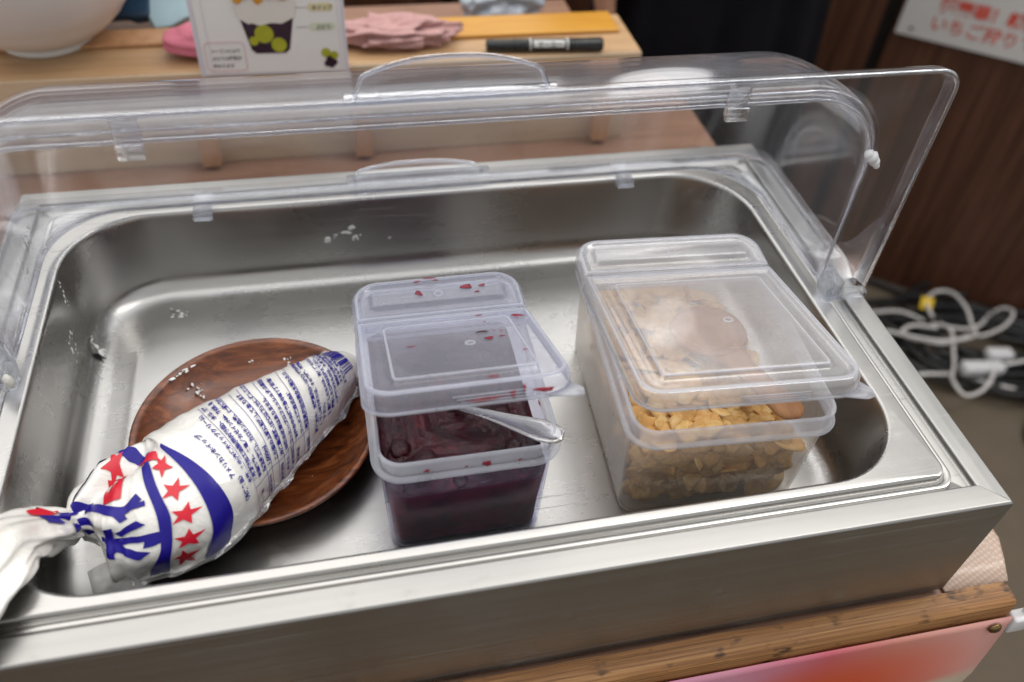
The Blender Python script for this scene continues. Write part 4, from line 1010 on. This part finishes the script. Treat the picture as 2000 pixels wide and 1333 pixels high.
link('lower_shelf', box(-.070, .29, -.072, .06, ST_ - .042 - .02 - GROUND, ST_ - .042 - GROUND, .002), 'wood_counter', rk, False)
for x in (-.62, -.10, .26): link('leg', box(x - .015, x + .015, -.02, .02, 0, ST_ - .0622 - GROUND, .002), 'wood_counter', rk, False)
# sign on the panelled wall
sg = thing('wall_sign', 'white wall sign with two rows of red Japanese lettering', 'sign', (0, 0, 0))
so = W0 + wd * -.142 + wn * .001; sg.location = (so.x, so.y, -.272); sg.rotation_euler = (0, 0, math.atan2(wd.y, wd.x))
brd = link('board', box(0, .62, -.006, 0, 0, .42, .001), 'sign_white', sg, False)
def sign_text(s_, x, z, size):
    for i_, ch_ in enumerate(s_): link('letter', warp(text_mesh(ch_, size, size * (.03 if size < .028 else .012)), lambda c: Vector((x + i_ * size + c.x, -.0068, z + c.y))), 'sign_red', sg, False)
sign_text('超豪華！朝採れ苺を', .054, .056, .0275); sign_text('いちご狩りで楽しむ', .050, .022, .0295)
o = link('screw', revolve([(0, .0022), (.003, .0016), (.0034, 0), (0, 0)], 16), 'black_trim', sg); o.rotation_euler = (R(90), 0, 0); o.location = (.024, -.006, .014)
# ------------------------------------------------------------------ cables on the floor
def cable(name, label, pts, r_, mat, group=None):
    P = catmull([(x, y, GROUND + z) for x, y, z in pts], 10); o = link(name, tube(P, r_, 10), mat); return tag(o, label, 'cable', group)
def flat(xy, z): return [(x, y, z + .006 * math.sin(i * 1.7)) for i, (x, y) in enumerate(xy)]
cable('white_cable', 'white cable ending in a small upright loop by the wall', flat([(.60, .86), (.678, .853), (.748, .853), (.796, .816), (.845, .783), (.881, .785), (.934, .819), (.975, .832), (.977, .808), (.935, .777), (.881, .767), (.861, .78)], .045), .0034, 'white_cable')
cable('white_cable', 'white cable with the yellow tag arching over the black coil', flat([(.789, .813), (.793, .846), (.818, .873), (.852, .889), (.87, .87), (.87, .824), (.863, .787), (.853, .759), (.818, .743), (.769, .746), (.727, .771), (.704, .784), (.729, .792), (.781, .784)], .060), .0034, 'white_cable')
cable('white_cable', 'white cable curling round below the longer connector block', flat([(.798, .799), (.804, .771), (.787, .731), (.766, .693), (.737, .66), (.729, .631), (.745, .618), (.782, .625), (.815, .648), (.832, .676)], .055), .0034, 'white_cable')
cable('white_cable', 'white cable running through the white connector blocks', flat([(.60, .685), (.691, .68), (.745, .679), (.784, .68), (.868, .68), (.926, .681), (1.027, .676), (1.2, .66)], .045), .0036, 'white_cable')
cable('white_cable', 'white cable trailing off beyond the connector blocks', flat([(.787, .668), (.826, .642), (.88, .625), (.978, .605), (1.15, .57)], .035), .0034, 'white_cable')
cable('white_cable', 'short white cable lying flat across the black coil', flat([(.63, .80), (.682, .792), (.732, .77), (.789, .753), (.84, .76)], .050), .0034, 'white_cable')
for lb, loc, s_ in (('longer white connector block on the cable heap', (.815, .676, .052), (.042, .012, .010)), ('shorter white connector block behind the longer one', (.868, .702, .055), (.026, .011, .009))):
    o = link('cable_connector', box(-s_[0], s_[0], -s_[1], s_[1], -s_[2], s_[2], .003, 3), 'white_plastic'); o.location = (loc[0], loc[1], GROUND + loc[2]); o.rotation_euler = (0, .08, R(-4)); tag(o, lb, 'connector')
o = link('cable_tag', box(-.012, .012, -.0012, .0012, -.012, .013, .0006), 'yellow_tag'); o.location = (.793, .846, GROUND + .066); o.rotation_euler = (R(-40), 0, R(-25)); tag(o, 'small yellow tag wrapped round the white cable', 'tag')
rc = random.Random(21)
for k in range(15):
    cx, cy = .86 + rc.uniform(-.05, .08), .76 + rc.uniform(-.05, .05); ra, rb_ = rc.uniform(.12, .22), rc.uniform(.06, .12); ph = rc.uniform(0, 6)
    pts = [(cx + ra * math.cos(ph + a * .52) + rc.uniform(-.015, .015), cy + rb_ * math.sin(ph + a * .52) - .25 * ra * math.cos(ph + a * .52) + rc.uniform(-.012, .012), .008 + .0022 * k + rc.uniform(0, .008)) for a in range(12)]
    cable('black_cable', 'black cable in the coiled heap on the floor', pts, .0055, 'black_cable', 'black cables heaped on the floor')
cable('black_cable', 'black cable straying from the heap towards the display', [(.95, .70, .012), (.90, .60, .008), (.84, .53, .008), (.86, .44, .008), (.98, .36, .008)], .007, 'black_cable')
cable('black_cable', 'black cable curving along the foot of the wall', [(.62, .92, .008), (.66, 1.0, .008), (.74, 1.0, .010), (.82, .93, .015), (.90, .86, .02)], .006, 'black_cable')

# ------------------------------------------------------------------ person behind the shelf
pe = thing('person', 'person in a long black apron standing behind the shelf, hand hanging down', 'person', (.250, 1.00, GROUND))
def skin_body():
    V = []; E = []; Rd = []
    def add(p, r, par=None):
        V.append(p); Rd.append(r)
        if par is not None: E.append((par, len(V) - 1))
        return len(V) - 1
    pelv = add((0, 0, .86), (.13, .10)); ab = add((0, 0, .98), (.125, .09), pelv); ch_ = add((0, 0, 1.18), (.145, .10), ab); nk = add((0, .005, 1.34), (.05, .05), ch_)
    hd = add((0, -.005, 1.42), (.068, .078), nk); hd2 = add((0, -.01, 1.50), (.076, .092), hd); add((0, -.005, 1.57), (.055, .065), hd2)
    for s in (-1, 1):
        hp = add((s * .085, 0, .80), (.085, .085), pelv); kn = add((s * .09, -.005, .46), (.055, .058), hp); an = add((s * .09, .01, .09), (.036, .038), kn); add((s * .095, -.12, .035), (.038, .026), an)
        sh_ = add((s * .165, 0, 1.27), (.052, .052), ch_); el = add((s * .205, .01, 1.02), (.038, .038), sh_)
        if s > 0:      # this arm is bent, the hand held in front of the waist
            wr = add((.10, -.17, .98), (.024, .026), el); pm = add((.045, -.195, .975), (.017, .036), wr)
            for dz, l_ in ((.030, .066), (.011, .076), (-.008, .072), (-.025, .058)):
                a = add((.0, -.205, .975 + dz), (.0095, .0095), pm); b_ = add((-l_ * .55, -.205, .973 + dz), (.0085, .0085), a); add((-l_, -.195, .970 + dz), (.007, .007), b_)
            a = add((.035, -.205, 1.015), (.0105, .0105), pm); add((.005, -.213, 1.035), (.0085, .0085), a)
            continue
        wr = add((s * .196, -.03, .80), (.026, .023), el); pm = add((s * .194, -.04, .735), (.036, .017), wr)
        for i, (dy, l_) in enumerate(((-.030, .070), (-.011, .080), (.008, .076), (.025, .062))):
            a = add((s * .193, -.04 + dy, .690), (.0095, .0095), pm); b_ = add((s * .190, -.043 + dy, .690 - l_ * .55), (.0085, .0085), a); add((s * .184, -.046 + dy, .690 - l_), (.007, .007), b_)
        a = add((s * .186, -.073, .735), (.0105, .0105), pm); add((s * .182, -.085, .700), (.0085, .0085), a)
    me = bpy.data.meshes.new('body'); me.from_pydata(V, E, []); o = bpy.data.objects.new('body', me); COL.objects.link(o); o.parent = pe
    m = o.modifiers.new('skin', 'SKIN'); m.use_smooth_shade = True
    for i, r in enumerate(Rd): me.skin_vertices[0].data[i].radius = r
    me.skin_vertices[0].data[0].use_root = True
    o.modifiers.new('sub', 'SUBSURF').levels = 2; o.modifiers['sub'].render_levels = 2; me.materials.append(M['skin'])
skin_body()
rings = []
for k in range(22):
    z = 1.31 - .055 * k; t_ = k / 21
    wx = .155 + .085 * max(0, t_ - .25); wy = .115 + .02 * t_ + .03 * max(0, t_ - .35)
    if k == 0: wx, wy = .10, .075
    if k == 1: wx, wy = .155, .10
    rings.append([(wx * (1 + .035 * t_ * math.cos(13 * a + .7) + .02 * t_ * math.cos(7 * a)) * math.cos(a), wy * (1 + .11 * t_ * math.cos(13 * a + .7) + .05 * t_ * math.cos(23 * a)) * math.sin(a), z) for a in [6.28318 * j / 90 for j in range(90)]])
link('apron', loft(rings, True), 'black_fabric', pe)
for s in (-1, 1):
    link('sleeve', tube([(s * .12, 0, 1.275), (s * .17, 0, 1.265), (s * .192, .005, 1.16), (s * .207, .01, 1.02), ((s * .209, -.005, .92) if s < 0 else (.15, -.10, .995))], [.075, .068, .058, .052, .048], 20), 'black_fabric', pe)
    link('shoe', tube([(s * .09, .06, .035), (s * .09, 0, .045), (s * .095, -.10, .04), (s * .097, -.16, .028)], [.03, .048, .045, .028], 16, squash=.8), 'black_fabric', pe)
bm = bmesh.new(); bmesh.ops.create_icosphere(bm, subdivisions=4, radius=1.)
for v in bm.verts:
    q = v.co; cut = q.y < -.35 and q.z < .55
    f = (.86 if cut else 1.06) + .02 * noise.noise(q * 12)
    v.co = Vector((q.x * .090 * f, q.y * .105 * f + .004, q.z * .115 * f))
link('hair', bm, 'hair', pe).location = (0, 0, 1.515)
for s in (-1, 1):
    bm = bmesh.new(); bmesh.ops.create_uvsphere(bm, u_segments=16, v_segments=10, radius=.011); link('eye', bm, 'hair', pe).location = (s * .032, -.090, 1.495)
    bm = bmesh.new(); bmesh.ops.create_uvsphere(bm, u_segments=16, v_segments=10, radius=.02)
    for v in bm.verts: v.co.x *= .35
    link('ear', bm, 'skin', pe).location = (s * .083, .0, 1.485)
link('nose', tube([(0, -.094, 1.50), (0, -.108, 1.468), (0, -.094, 1.458)], [.006, .012, .008], 10), 'skin', pe)
link('mouth', tube([(-.022, -.082, 1.432), (0, -.089, 1.430), (.022, -.082, 1.432)], [.003, .006, .003], 8), 'berry_smear', pe)
